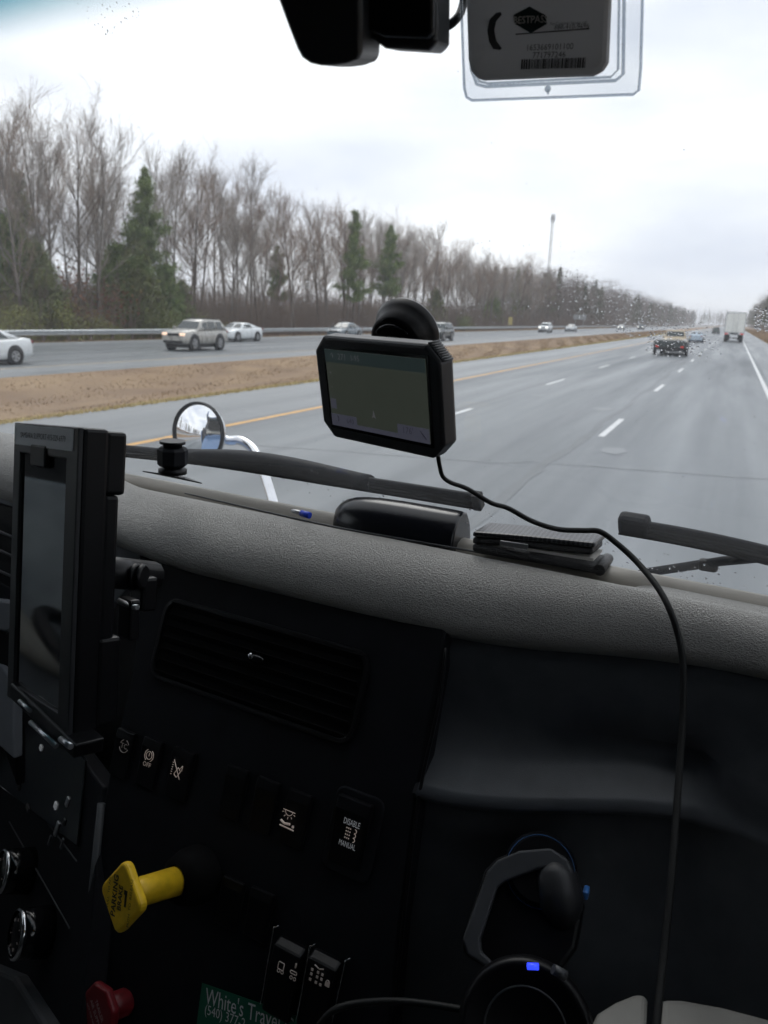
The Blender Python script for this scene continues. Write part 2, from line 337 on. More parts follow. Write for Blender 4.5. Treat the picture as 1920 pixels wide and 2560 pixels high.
mat('twig_brown', (0.26, 0.195, 0.155), 0.95, col2=(0.36, 0.285, 0.235), scale=0.8)
mat('brush', (0.15, 0.112, 0.09), 0.95, col2=(0.23, 0.18, 0.145), scale=0.15)
mat('needles', (0.09, 0.135, 0.042), 0.8, col2=(0.20, 0.26, 0.085), scale=1.3)
mat('needles_dark', (0.095, 0.115, 0.04), 0.8, col2=(0.20, 0.22, 0.085), scale=1.3)
mat('leaves_olive', (0.15, 0.165, 0.045), 0.8, col2=(0.28, 0.28, 0.095), scale=1.3)
mat('leaves_russet', (0.18, 0.07, 0.04), 0.85, col2=(0.27, 0.125, 0.07), scale=1.3)
mat('far_twig', (0.14, 0.112, 0.098), 0.95, col2=(0.22, 0.185, 0.165), scale=0.05)
mat('far_green', (0.045, 0.06, 0.026), 0.9, col2=(0.085, 0.10, 0.045), scale=0.1)
for n, c in {'car_white': (0.72, 0.75, 0.76), 'car_champagne': (0.40, 0.39, 0.36), 'car_slate': (0.10, 0.13, 0.15), 'car_dark': (0.045, 0.055, 0.055), 'car_silver': (0.42, 0.45, 0.47), 'car_tan': (0.50, 0.415, 0.29), 'car_blue': (0.42, 0.50, 0.58), 'trailer_white': (0.80, 0.81, 0.77), 'car_green': (0.06, 0.085, 0.075)}.items():
    mat(n, c, 0.28, 0.0 if n in ('car_white', 'trailer_white') else 0.25, var=0.05, coat=0.5, rvar=0.06, scale=3)
mat('car_glass', (0.02, 0.032, 0.034), 0.06, var=0.2, spec=0.8, scale=3)
mat('tyre', (0.018, 0.018, 0.019), 0.75, var=0.2)
mat('car_trim', (0.02, 0.021, 0.023), 0.55, var=0.2)
mat('wheel_rim', (0.42, 0.43, 0.44), 0.35, 0.8, var=0.15)
mat('lamp_lens', (0.6, 0.62, 0.63), 0.1, var=0.1)
mat('lamp_lit', (0.9, 0.75, 0.6), 0.2, emit=(1.0, 0.62, 0.42), estr=0.9)
mat('lamp_lit_white', (0.9, 0.9, 0.9), 0.2, emit=(1.0, 0.95, 0.88), estr=3.0)
mat('lamp_red', (0.45, 0.02, 0.02), 0.25, emit=(1.0, 0.12, 0.08), estr=0.3)
mat('lamp_off', (0.22, 0.04, 0.04), 0.2)
mat('panel_charcoal', (0.055, 0.06, 0.069), 0.42, spec=0.6, bump=0.25, bscale=900, bdist=0.0006, scale=30)
mat('device_plastic', (0.022, 0.023, 0.026), 0.42, spec=0.4, bump=0.1, bscale=900, bdist=0.0004, scale=30)
mat('vent_black', (0.003, 0.003, 0.0035), 0.7, spec=0.1)  # slats, plus the darkness painted into the vent recess and behind the knobs
mat('sign_grey', (0.38, 0.40, 0.42), 0.5, 0.4)
mat('marker_yellow', (0.5, 0.42, 0.16), 0.6)
mat('tower_steel', (0.30, 0.31, 0.33), 0.6, 0.3)
# ------------------------------------------------------------------ the road corridor
random.seed(7); rng = np.random.default_rng(11)
Y0, Y1 = -120.0, 1400.0
X_SH_R, X_ED_R, X_D1, X_D2, X_YL, X_SH_L = 4.3, 1.38, -2.23, -5.95, -9.15, -12.7
X_F0, X_FY, X_FD1, X_FD2, X_FW, X_F1 = -20.3, -22.9, -26.6, -30.3, -34.0, -36.2
def strip(name, x0, x1, z, m, parent=None, y0=Y0, y1=Y1, ny=40, prof=None, nx=1):
    ys = np.unique(np.concatenate([np.linspace(y0, min(y1, 120), 60), np.linspace(min(y1, 120), y1, ny)])); xs = np.linspace(x0, x1, nx + 1)
    b = MB(); vs = [(x, y, prof(x, y) if prof else z) for y in ys for x in xs]; n = nx + 1
    b.add(vs, [(j * n + i, j * n + i + 1, (j + 1) * n + i + 1, (j + 1) * n + i) for j in range(len(ys) - 1) for i in range(nx)], smooth=True)
    return b.build(name, MAT[m], parent)
g = MB(); g.add([(-2500, -400, -1.6), (2500, -400, -1.6), (2500, 3000, -1.6), (-2500, 3000, -1.6)], [(0, 1, 2, 3)])
struct(g.build('ground', MAT['soil_wood']))
near_road = struct(strip('road', X_YL - 0.35, X_ED_R + 0.25, 0.0, 'asphalt'))
struct(strip('road_shoulder', X_SH_L, X_YL - 0.35, 0.0, 'asphalt_shoulder')); struct(strip('road_shoulder', X_ED_R + 0.25, X_SH_R, 0.0, 'asphalt_shoulder'))
far_road = struct(strip('road', X_FY + 0.3, X_FW - 0.3, 0.0, 'asphalt'))
struct(strip('road_shoulder', X_FY + 0.3, X_F0, 0.0, 'asphalt_shoulder')); struct(strip('road_shoulder', X_F1, X_FW - 0.3, 0.0, 'asphalt_shoulder'))
def med_z(x, y):
    t = (x - X_F0) / (X_SH_L - X_F0); return -0.004 - 0.42 * math.sin(math.pi * t) ** 1.0 + 0.03 * math.sin(x * 3.1 + y * 0.7) * math.sin(math.pi * t)
struct(strip('median', X_F0, X_SH_L, 0, 'soil_median', prof=med_z, nx=12, ny=60))
def bank_z(x, y):
    return lerp_tab([(-260, 2.5), (-90, 0.2), (-50, -0.9), (-44, -0.75), (-38.5, -0.35), (X_F1, -0.006)], x)
struct(strip('bank', -38.5, X_F1, 0, 'soil_median', prof=bank_z, nx=4)); struct(strip('woodland_floor', -260, -38.5, 0, 'soil_wood', prof=bank_z, nx=16))
def verge_z(x, y): return -0.006 - 0.25 * sstep(X_SH_R, 8, x) + 0.02 * max(0, x - 14)
struct(strip('verge', X_SH_R, 200, 0, 'soil_median', prof=verge_z, nx=14))

# painted markings, each line or dash its own piece lying on its road
def mark(name, x, y0, y1, w, m, parent, jag=0.0):
    n = max(1, min(60, int((y1 - y0) / 3))); b = MB(); vs = []
    for i in range(n + 1):
        y = y0 + (y1 - y0) * i / n; j = random.uniform(-jag, jag); vs += [(x - w / 2 + j, y, 0.004), (x + w / 2 + random.uniform(-jag, jag), y, 0.004)]
    b.add(vs, [(2 * i, 2 * i + 1, 2 * i + 3, 2 * i + 2) for i in range(n)]); return b.build(name, MAT[m], parent)
mark('edge_line', X_ED_R, Y0, 1300, 0.15, 'paint_white', near_road); mark('edge_line', X_YL, Y0, 1300, 0.16, 'paint_yellow', near_road, 0.01)
mark('edge_line', X_FY, Y0, 1300, 0.16, 'paint_yellow_pale', far_road); mark('edge_line', X_FW, Y0, 1300, 0.14, 'paint_white_worn', far_road)
for xl, off in ((X_D1, 0.0), (X_D2, -0.4)):
    for k in range(-3, 28):
        y = 16.3 + off + 12.2 * k + (3.0 if False else 0); mark('lane_dash', xl, y, y + 3.3, 0.14, 'paint_white', near_road, 0.008)
for xl, off in ((X_FD1, 3.1), (X_FD2, 7.2)):
    for k in range(1, 24):
        y = off + 12.2 * k; mark('lane_dash', xl, y, y + 3.1, 0.12, 'paint_white_worn', far_road, 0.01)
# tar-sealed lane seam, dark wandering patches and the repaired transverse joint
def ribbon(name, pts, w, m, z=0.004):
    pts = [Vector((p[0], p[1], 0)) for p in pts]; b = MB(); vs = []
    for i, p in enumerate(pts):
        d = (pts[min(i + 1, len(pts) - 1)] - pts[max(0, i - 1)]).normalized(); s = Vector((d.y, -d.x, 0)); ww = w * random.uniform(0.6, 1.3)
        vs += [p - s * ww / 2 + Vector((0, 0, z)), p + s * ww / 2 + Vector((0, 0, z))]
    b.add(vs, [(2 * i, 2 * i + 1, 2 * i + 3, 2 * i + 2) for i in range(len(pts) - 1)]); return b.build(name, MAT[m], near_road)
for xs, a, b_, w in ((X_D1 - 0.3, 5.5, 60, 0.16), (X_D2 - 0.2, 14, 70, 0.08)):
    ribbon('tar_seam', [(xs + 0.05 * math.sin(y * 0.9) + random.uniform(-.02, .02), y) for y in np.arange(a, b_, 0.7)], w, 'asphalt_dark')
ribbon('pavement_joint', [(x, 11.0 + 0.19 * (x + 9.3) + random.uniform(-.02, .02) + (0.35 if x > -3 else 0)) for x in np.arange(-9.3, 1.5, 0.5)], 0.05, 'asphalt_shoulder', 0.0045)
ribbon('tar_seam', [(-3.3 + 0.1 * math.sin(y * 3), y) for y in np.arange(8.2, 10.2, 0.25)], 0.09, 'asphalt_dark', 0.0052)
for (x, y, w, l) in ((-1.75, 14.6, 0.5, 0.9), (-3.0, 21.5, 0.5, 0.9), (-5.3, 24, 0.5, 0.6)):
    b = MB(); n = 14; b.add([(x + w / 2 * math.cos(2 * math.pi * i / n) * random.uniform(.8, 1.1), y + l / 2 * math.sin(2 * math.pi * i / n) * random.uniform(.8, 1.1), 0.0055) for i in range(n)], [list(range(n))])
    b.build('pavement_patch', MAT['asphalt_shoulder'], near_road)

# dry grass on the median and verges (uncountable)
def grass(name, x0, x1, y0, y1, n, hh, m, zf, label, bias=None):
    x = rng.uniform(x0, x1, n); y = y0 + (y1 - y0) * rng.random(n) ** 1.5; x = x0 + (x - x0) * (1 - .03 * (1 + np.sin(y * 2.1) * np.sin(y * .83 + 1.0)))
    z = np.array([zf(a, b) for a, b in zip(x, y)]); h = hh * rng.uniform(.4, 1.3, n) * (1 + y / 120); w = (0.012 + 0.00035 * y) * rng.uniform(.7, 1.5, n)
    a = rng.uniform(0, 2 * np.pi, n); lx = rng.normal(0, .5, n) * h; ly = rng.normal(0, .5, n) * h
    V = np.empty((n, 3, 3)); V[:, 0] = np.stack([x - w * np.cos(a), y - w * np.sin(a), z - .01], 1); V[:, 1] = np.stack([x + w * np.cos(a), y + w * np.sin(a), z - .01], 1); V[:, 2] = np.stack([x + lx, y + ly, z + h], 1)
    me = mesh_np(name, V.reshape(-1, 3), np.arange(3 * n).reshape(-1, 3)); me.materials.append(MAT[m]); o = bpy.data.objects.new(name, me); COL.objects.link(o); tag(o, label, 'grass', kind='stuff'); return o
grass('median_grass', X_F0 + .05, X_SH_L - .1, 4, 260, 60000, 0.032, 'grass_dry', med_z, 'short dry brown grass covering the median between the carriageways')
grass('median_grass', X_SH_L - 1.1, X_SH_L + .16, 4, 200, 30000, 0.075, 'grass_edge', med_z, 'pale straw grass fringing the near edge of the median')
grass('bank_grass', -38.5, X_F1 - .05, 15, 260, 16000, 0.14, 'grass_dry', bank_z, 'dry tan grass strip below the guardrail')
grass('verge_grass', X_SH_R, 13, 60, 400, 20000, 0.16, 'grass_dry', verge_z, 'dry tan grass on the right verge')
# bits of litter on the median
for px, py, lab in ((37, 1021, 'white plastic scrap on the median near the left edge, the upper of two'), (44, 1037, 'white plastic scrap on the median near the left edge, the lower of two')):
    p = hit(px, py, Vector((0, 0, -.12)), Vector((0, 0, 1))); b = MB(); n = 9
    b.loft([[p + Vector((math.cos(6.283 * k / n) * q * random.uniform(.7, 1.2), math.sin(6.283 * k / n) * q * .6, h + random.uniform(-.02, .02))) for k in range(n)] for q, h in ((.10, 0), (.13, .05), (.06, .10))]); tag(b.build('plastic_scrap', MAT['paint_white']), lab, 'litter', 'litter on the median')

# ------------------------------------------------------------------ guardrail
gx = -37.4; gz = bank_z(gx, 0)
gr_ = thing('guardrail', (gx, 60, gz), 'long galvanised steel guardrail along the far edge of the opposite carriageway', 'guardrail')
prof = [(0.0, 0.42), (0.06, 0.46), (0.06, 0.52), (0.0, 0.565), (0.0, 0.60), (0.06, 0.645), (0.06, 0.71), (0.0, 0.75), (-0.012, 0.75), (-0.012, 0.42)]
for k in range(60):
    y = -20 + k * 7.62; b = MB(); b.loft([[(gx + p, yy, gz + q + 0.08 + 0.006 * (k % 2)) for p, q in prof] for yy in (y, y + 7.62 + 0.05)], smooth=False); b.build('rail_beam', MAT['galvanised'], gr_)
pm = None
for k in range(110):
    y = 10 + k * 1.905
    if pm is None:
        b = MB(); b.box((0, 0, 0.3), (0.15, 0.12, 1.12)); b.box((0.1, 0, 0.63), (0.16, 0.1, 0.3)); pm = b.build('post', MAT['post_wood'], gr_, origin=(0, 0, 0)); o = pm
    else: o = pm.copy(); COL.objects.link(o)
    o.location = (-0.2, y - 60, 0.0)

# ------------------------------------------------------------------ trees
def prisms(S, n=3):
    """S rows: p0(3) p1(3) r0 r1 -> triangulated tapered prisms"""
    S = np.asarray(S, float); p0, p1, r0, r1 = S[:, :3], S[:, 3:6], S[:, 6], S[:, 7]
    d = p1 - p0; d /= np.linalg.norm(d, axis=1)[:, None] + 1e-9
    ref = np.where(np.abs(d[:, 2:3]) < .9, np.array([[0, 0, 1.]]), np.array([[1., 0, 0]])); u = np.cross(d, ref); u /= np.linalg.norm(u, axis=1)[:, None] + 1e-9; v = np.cross(d, u)
    m = len(S); V = np.empty((m, 2 * n, 3))
    for k in range(n):
        a = 2 * np.pi * k / n; o = u * np.cos(a) + v * np.sin(a); V[:, k] = p0 + o * r0[:, None]; V[:, n + k] = p1 + o * r1[:, None]
    F = np.array([[k, (k + 1) % n, n + (k + 1) % n, n + k] for k in range(n)]); F = (F[None] + (np.arange(m) * 2 * n)[:, None, None]).reshape(-1, 4)
    return V.reshape(-1, 3), F
def grow_bare(seed, H, spread=1.0, low=0.35):
    r = np.random.default_rng(seed); trunk = []; limbs = []; twigs = []
    def path(p, d, L, nseg, r0, r1, wob, up, out):
        pts = [np.array(p)]; d = np.array(d, float)
        for i in range(nseg):
            d = d + r.normal(0, wob, 3) + np.array([0, 0, up]); d /= np.linalg.norm(d); q = pts[-1] + d * L / nseg
            a = r0 + (r1 - r0) * i / nseg; b = r0 + (r1 - r0) * (i + 1) / nseg; out.append((*pts[-1], *q, a, b)); pts.append(q)
        return pts
    tp = path((0, 0, -0.8), (r.normal(0, .03), r.normal(0, .03), 1), H * 0.93, 9, 0.0105 * H, 0.0016 * H, 0.035, 0.02, trunk)
    def pos(pts, t):
        x = t * (len(pts) - 1); i = min(int(x), len(pts) - 2); return pts[i] + (pts[i + 1] - pts[i]) * (x - i), pts[i + 1] - pts[i]
    for i in range(int(r.integers(15, 21))):
        t = low + (0.97 - low) * ((i + r.random()) / 18.0); t = min(t, .98); p, dd = pos(tp, t); a = r.uniform(0, 2 * np.pi); el = r.uniform(.55, 1.15) + .15 * (t > .75)
        L = H * r.uniform(.16, .30) * (1.15 - 0.75 * max(0, t - .45)) * spread; d = (math.cos(a) * math.cos(el), math.sin(a) * math.cos(el), math.sin(el))
        lp = path(p, d, L, 4, 0.0038 * H * (1.2 - t), 0.0009 * H, .12, .08, limbs)
        for j in range(6):
            q, d2 = pos(lp, r.uniform(.2, 1)); d2 = d2 / (np.linalg.norm(d2) + 1e-9) + r.normal(0, .45, 3) + np.array([0, 0, .5]); sp = path(q, d2 / np.linalg.norm(d2), L * r.uniform(.3, .6), 3, 0.0009 * H, .0075, .14, .08, twigs)
            for k in range(5):
                q2, d3 = pos(sp, r.uniform(.15, 1)); d3 = d3 / (np.linalg.norm(d3) + 1e-9) + r.normal(0, .42, 3) + np.array([0, 0, .4]); tw = path(q2, d3 / np.linalg.norm(d3), r.uniform(.6, 1.4), 2, .0085, .006, .15, .06, twigs)
                for s_ in range(2):
                    q3, d4 = pos(tw, r.uniform(.2, 1)); d4 = d4 / (np.linalg.norm(d4) + 1e-9) + r.normal(0, .5, 3); path(q3, d4 / np.linalg.norm(d4), r.uniform(.3, .8), 1, .006, .0045, 0, 0, twigs)
    return trunk, limbs, twigs
def to_obj(name, V, F, m, parent):
    me = mesh_np(name, V, F); me.materials.append(MAT[m]); me.shade_smooth() if name == 'trunk' else None
    o = bpy.data.objects.new(name, me); COL.objects.link(o); o.parent = parent; return o
def merge(parts):
    Vs, Fs, o = [], [], 0
    for V, F in parts: Vs.append(V); Fs.append(F + o); o += len(V)
    return np.concatenate(Vs), np.concatenate(Fs)
def make_bare(seed, H, bark, twig, **kw):
    t = thing('bare_tree', (0, 0, 0), 'bare tree', 'tree'); tr, li, tw = grow_bare(seed, H, **kw)
    to_obj('trunk', *merge([prisms(tr, 6), prisms(li, 6)]), bark, t); to_obj('crown', *prisms(tw, 3), twig, t); return t
def quads(c, n, size, asp, r, flat=0.0):
    """leaf or needle-spray blades at points c"""
    m = len(c); d = r.normal(0, 1, (m, 3)); d[:, 2] *= (1 - flat); d /= np.linalg.norm(d, axis=1)[:, None]; e = np.cross(d, r.normal(0, 1, (m, 3))); e /= np.linalg.norm(e, axis=1)[:, None]
    L = (size * r.uniform(.6, 1.4, m))[:, None]; V = np.empty((m, 4, 3)); V[:, 0] = c - d * L / 2; V[:, 1] = c + e * L * asp / 2; V[:, 2] = c + d * L / 2; V[:, 3] = c - e * L * asp / 2
    return V.reshape(-1, 3), np.arange(4 * m).reshape(-1, 4)
def make_pine(seed, H, m='needles', base=0.35, width=0.2, name='pine_tree', dens=1.0):
    r = np.random.default_rng(seed); t = thing(name, (0, 0, 0), 'pine', 'tree'); tr = []; pts = []
    z = np.linspace(-0.8, H * .98, 10); off = np.cumsum(r.normal(0, .05, (10, 2)), 0)
    for i in range(9): tr.append((*off[i], z[i], *off[i + 1], z[i + 1], .011 * H * (1 - i / 9.5), .011 * H * (1 - (i + 1) / 9.5)))
    zz = H * base
    while zz < H * .98:
        f = (zz - H * base) / (H * (1 - base)); Lm = H * width * (1 - f) ** .75 * (0.55 + .45 * min(1, f * 4)) * (r.uniform(.45, 1.3) if name == 'pine_tree' else 1) + .35
        for b in range(int(r.integers(3, 6))):
            a = r.uniform(0, 2 * np.pi); L = Lm * r.uniform(.5, 1.2); el = .25 + .5 * f + r.normal(0, .12); ox = np.interp(zz, z, off[:, 0]); oy = np.interp(zz, z, off[:, 1])
            p0 = np.array([ox, oy, zz]); p1 = p0 + L * np.array([math.cos(a) * math.cos(el), math.sin(a) * math.cos(el), math.sin(el) * .6]); tr.append((*p0, *p1, .03, .012))
            k = int(34 * dens * L / 1.5) + 8; u = r.uniform(.25, 1.02, k)[:, None]; pts.append(p0 + (p1 - p0) * u + r.normal(0, .16 + .10 * L / 2, (k, 3)) * np.array([1, 1, .7]))
        zz += H * (r.uniform(.025, .05) if name == 'pine_tree' else r.uniform(.018, .035))
    pts = np.concatenate(pts); to_obj('trunk', *prisms(tr, 5), 'bark_brown', t)
    pts = np.repeat(pts, 3, 0) + r.normal(0, .11, (len(pts) * 3, 3)); to_obj('crown', *quads(pts, 1, .30, .28, r), m, t); return t
def make_bush(seed, H, Wd, m, name='evergreen_shrub', n=5200, leaf=.16):
    r = np.random.default_rng(seed); t = thing(name, (0, 0, 0), 'shrub', 'shrub'); st = []; P = []
    for i in range(26):
        a = r.uniform(0, 2 * np.pi); rad = Wd * .5 * math.sqrt(r.random()); c = np.array([math.cos(a) * rad, math.sin(a) * rad, H * r.uniform(.18, .9) * (1 - .45 * (rad / (Wd * .5)) ** 2)])
        st.append((0, 0, -.9, *c, .05, .012)); k = n // 26; s = Wd * r.uniform(.10, .17); P.append(c + r.normal(0, 1, (k, 3)) * np.array([s, s, s * .75]))
    to_obj('trunk', *prisms(st, 4), 'bark_brown', t); to_obj('crown', *quads(np.concatenate(P), 1, leaf, .5, r), m, t); return t

BARE = [make_bare(31, 15.5, 'bark_grey', 'twig_grey'), make_bare(32, 15.5, 'bark_grey', 'twig_grey', spread=1.15, low=.3), make_bare(33, 15.5, 'bark_brown', 'twig_brown', spread=.85, low=.45),
        make_bare(34, 15.5, 'bark_grey', 'twig_grey', spread=.8, low=.5), make_bare(35, 15.5, 'bark_brown', 'twig_brown', low=.4), make_bare(36, 15.5, 'bark_grey', 'twig_brown', spread=1.05, low=.25)]
PINE = [make_pine(51, 15.0, 'needles', .30, .18, dens=2.2), make_pine(52, 15.0, 'needles', .38, .24, dens=2.2), make_pine(53, 15.0, 'needles_dark', .22, .19, dens=1.8)]
CEDAR = [make_pine(61, 7.0, 'needles_dark', .06, .30, 'cedar_tree', 1.5), make_pine(62, 7.0, 'needles', .08, .34, 'cedar_tree', 1.5)]
BUSH = [make_bush(71, 4.2, 5.0, 'leaves_olive'), make_bush(72, 4.5, 4.5, 'needles_dark', 'evergreen_shrub', 6000, .18), make_bush(73, 3.6, 4.0, 'leaves_russet', 'russet_shrub', 3200)]
_used = set()
def put(proto, x, y, s, rz, label, group, zs=None):
    o = proto
    if proto.name in _used: o = copy_tree(proto)
    _used.add(proto.name); _used.add(o.name)
    o.location = (x, y, bank_z(x, y) if x < 0 else verge_z(x, y)); o.rotation_euler = (0, 0, rz); o.scale = (s, s, zs or s); o['label'] = label; o['group'] = group
    return o
def tree_at(px, X):                       # where the sight line over picture column px meets the line x = X beyond the rail
    v = ray(px, 690); return X, v.y / v.x * X
# prominent ones, one by one
for proto, px, X, H, lab in [
    (PINE[0], 762, -42.8, 14.6, 'tall narrow green pine standing just above the navigator, left of the two together'), (PINE[1], 838, -42.6, 13.9, 'rounded green pine right of the narrow pine, above the suction mount'),
    (PINE[1], 325, -44, 13.4, 'tall open-crowned pine among bare trees above the champagne SUV'), (PINE[2], 1112, -48, 14.0, 'dark green pine left of the distant radio mast'),
    (PINE[0], 1180, -47, 14.5, 'dark pine directly below the distant radio mast'), (PINE[2], 60, -50, 12.5, 'dark evergreen behind bare trees at the left edge of the wood'), (PINE[1], 600, -56, 11.0, 'small pine half hidden behind bare trees above the white coupe')]:
    x, y = tree_at(px, X); put(proto, x, y, H / 15.0 * .8, random.uniform(0, 6), lab, 'pines in the roadside wood', zs=H / 15.0)
for proto, px, X, H, lab in [
    (CEDAR[0], 300, -44, 7.8, 'broad dark green cedar above the champagne SUV'), (CEDAR[1], 245, -45.5, 7.4, 'bushy cedar left of the champagne SUV behind the rail'), (CEDAR[0], 90, -44, 6.6, 'dark cedar behind the guardrail near the left edge'),
    (CEDAR[1], 355, -43.5, 5.8, 'low spreading cedar right of the broad cedar'), (CEDAR[1], 275, -44.5, 6.2, 'mid green cedar touching the broad cedar on its left'), (CEDAR[0], 395, -44.5, 5.0, 'small cedar above the rear of the champagne SUV'),
    (CEDAR[1], 40, -46, 8.5, 'tall dark cedar at the left edge behind the olive shrub'), (CEDAR[0], 940, -46, 7.0, 'cedar between the navigator mount and the marker post'), (CEDAR[1], 1060, -47, 8.0, 'green cedar left of the marker post')]:
    x, y = tree_at(px, X); put(proto, x, y, H / 7.0, random.uniform(0, 6), lab, 'cedars behind the guardrail')
for proto, px, X, H, lab in [
    (BUSH[0], 20, -41.5, 3.0, 'olive green shrub behind the guardrail at the left edge'), (BUSH[1], 330, -42, 3.4, 'dense dark evergreen shrub behind the champagne SUV'), (BUSH[2], 165, -46, 6.5, 'russet leaved shrub under bare trees left of the cedars'),
    (BUSH[0], 120, -42.5, 3.2, 'olive shrub behind the rail right of the white sedan'), (BUSH[0], 440, -43, 2.6, 'olive shrub above the white coupe'), (BUSH[0], 215, -42, 2.2, 'low olive shrub behind the rail left of the champagne SUV'), (BUSH[1], 1000, -42, 3.0, 'evergreen shrub behind the rail right of the navigator mount')]:
    x, y = tree_at(px, X); put(proto, x, y, H / 4.2, random.uniform(0, 6), lab, 'shrubs behind the guardrail')
# the bare trees, row behind row
def landmark(x, y):
    v = Vector((x, y, 4.0)) - EYE; px = (960 + 1923 * v.dot(RGT) / v.dot(FWD)) / K
    for lim, w_ in ((-20, 'outside the left edge'), (50, 'at the left edge'), (120, 'right of the white sedan'), (200, 'between white sedan and cedars'), (290, 'left of the tall open pine'), (350, 'above the champagne SUV'), (430, 'right of the tall open pine'), (500, 'above the SUV rear'),
                    (560, 'above the white coupe'), (640, 'right of the white coupe'), (710, 'left of the slate car'), (760, 'above the slate car'), (830, 'between the two green pines'), (900, 'above the suction mount'), (960, 'above the dark SUV'), (1040, 'right of the dark SUV'), (1110, 'left of the marker post'), (1170, 'above the distant white SUV'), (1300, 'near the radio mast')):
        if px < lim: return w_
    return 'where the wood recedes'
LB = {0: 'bare grey deciduous tree in the front row of the roadside wood', 1: 'bare deciduous tree standing deeper in the roadside wood'}
nb = 0
for row, X in enumerate((-45.0, -51.0, -59.0)):
    y = 28.0 + row * 2 + (X + 45) * -0.6
    while y < 205 and nb < 262:
        xx = X + random.uniform(-2, 2); H = random.choice((.78, .86, .92, .98, 1.04, 1.08)) * random.uniform(.96, 1.03); s = H * (1.0 + .02 * row)
        p = BARE[random.randrange(6)]
        kb = BARE.index(p); lab = '%s bare tree, %s crown, %s row, %s' % ('short' if s < .88 else 'middling' if s < .98 else 'tall', ('round grey', 'spreading grey', 'narrow brown', 'high slim grey', 'brown twiggy', 'low branched')[kb], ('front', 'second', 'rear')[row], landmark(xx, y))
        put(p, xx, y + random.uniform(-1, 1), s, random.uniform(0, 6.28), lab, 'bare trees in the front row' if row == 0 else 'bare trees deeper in the wood', zs=s * random.uniform(.95, 1.05)); nb += 1
        y += random.uniform(1.5, 2.9) * (1 + y / 300) * (1.0, 1.1, 1.6)[row]
for nm_, X_, px_, s_, lab_ in (('a', -43.5, 118, 1.06, 'tallest bare tree with forked spreading crown near the left edge'), ('b', -44, 212, 1.0, 'bare tree with straight pale trunk left of the tall open pine')):
    x, y = tree_at(px_, X_); put(BARE[1] if nm_ == 'a' else BARE[0], x, y, s_, 1.0, lab_, 'bare trees in the front row')

_by = {}
for o in list(COL.objects):
    if o.name.startswith('bare_tree') and o.parent is None: _by.setdefault(o['label'], []).append(o)
for lab_, os_ in _by.items():
    if len(os_) < 2: continue
    os_.sort(key=lambda o: (o.location - EYE).dot(RGT) / (o.location - EYE).dot(FWD)); w_ = {2: ('left one', 'right one'), 3: ('left one', 'middle one', 'right one')}.get(len(os_), ('leftmost', 'second from left', 'third from left', 'fourth from left', 'fifth from left'))
    for o, q in zip(os_, w_): o['label'] = lab_ + ', ' + q
# brush: countless stems filling the wood's edge
def brush(name, x0, x1, y0, y1, n, h0, h1, m, label, rad=.018):
    x = rng.uniform(x0, x1, n); y = y0 + (y1 - y0) * rng.random(n) ** 1.6; z = np.array([bank_z(a, 0) if a < 0 else verge_z(a, 0) for a in x]); h = rng.uniform(h0, h1, n) * rng.uniform(.5, 1, n)
    dx = rng.normal(0, .16, n) * h; dy = rng.normal(0, .16, n) * h; S = np.stack([x, y, z - .1, x + dx, y + dy, z + h, np.full(n, rad), np.full(n, rad * .5)], 1)
    q = S[rng.integers(0, n, int(n * 1.5))]; t = rng.uniform(.3, 1, len(q))[:, None]; p = q[:, :3] + (q[:, 3:6] - q[:, :3]) * t; d = rng.normal(0, .55, (len(q), 3)); d[:, 2] = np.abs(d[:, 2]) * .9
    S2 = np.concatenate([p, p + d, np.full((len(q), 1), rad * .6), np.full((len(q), 1), rad * .4)], 1)
    V, F = prisms(np.concatenate([S, S2]), 3); me = mesh_np(name, V, F); me.materials.append(MAT[m]); o = bpy.data.objects.new(name, me); COL.objects.link(o); tag(o, label, 'brush', kind='stuff')
brush('underbrush', -58, -42, 24, 330, 26000, 2.5, 6.6, 'brush', 'tangle of leafless brown brush filling the edge of the wood')
brush('underbrush', -110, -56, 24, 420, 15000, 3.5, 7.5, 'brush', 'grey-brown thicket deep in the wood behind the front trees', .035)
# the far wood, where trees merge into one mass
def far_wood(name, spots, n_tw, label, green=0.15):
    S = []; G = []
    for (x, y, H) in spots:
        z = bank_z(x, 0) if x < 0 else verge_z(x, 0)
        if rng.random() < green:
            k = n_tw; f = rng.random(k) ** .8; a = rng.uniform(0, 6.28, k); rr = (1 - f) * H * .2 + .3; G.append(np.stack([x + np.cos(a) * rr * rng.random(k), y + np.sin(a) * rr * rng.random(k), z + H * (.2 + .8 * f)], 1)); S.append(np.array([[x, y, z - 1, x, y, z + H * .9, .16, .05]])); continue
        S.append(np.array([[x, y, z - 1, x + rng.normal(0, .4), y, z + H * .9, .17, .04]])); k = n_tw; c = rng.normal(0, 1, (k, 3)) * np.array([1.7, 1.7, H * .27]) + np.array([x, y, z + H * .56]); c[:, 2] = np.clip(c[:, 2], z + H * .02, z + H * 1.0)
        d = rng.normal(0, .5, (k, 3)); d[:, 2] = rng.uniform(.4, 1.4, k); S.append(np.concatenate([c, c + d, np.full((k, 1), .034), np.full((k, 1), .018)], 1))
    P = prisms(np.concatenate(S), 3); me = mesh_np(name, *P); me.materials.append(MAT['far_twig']); o = bpy.data.objects.new(name, me); COL.objects.link(o); tag(o, label, 'wood', kind='stuff')
    if G:
        g2 = np.concatenate(G); V, F = quads(g2, 1, .9, .45, rng); me = mesh_np('evergreen_foliage', V, F); me.materials.append(MAT['far_green']); q = bpy.data.objects.new('evergreen_foliage', me); COL.objects.link(q); q.parent = o; q['kind'] = 'stuff'
spots = []
y = 200.0
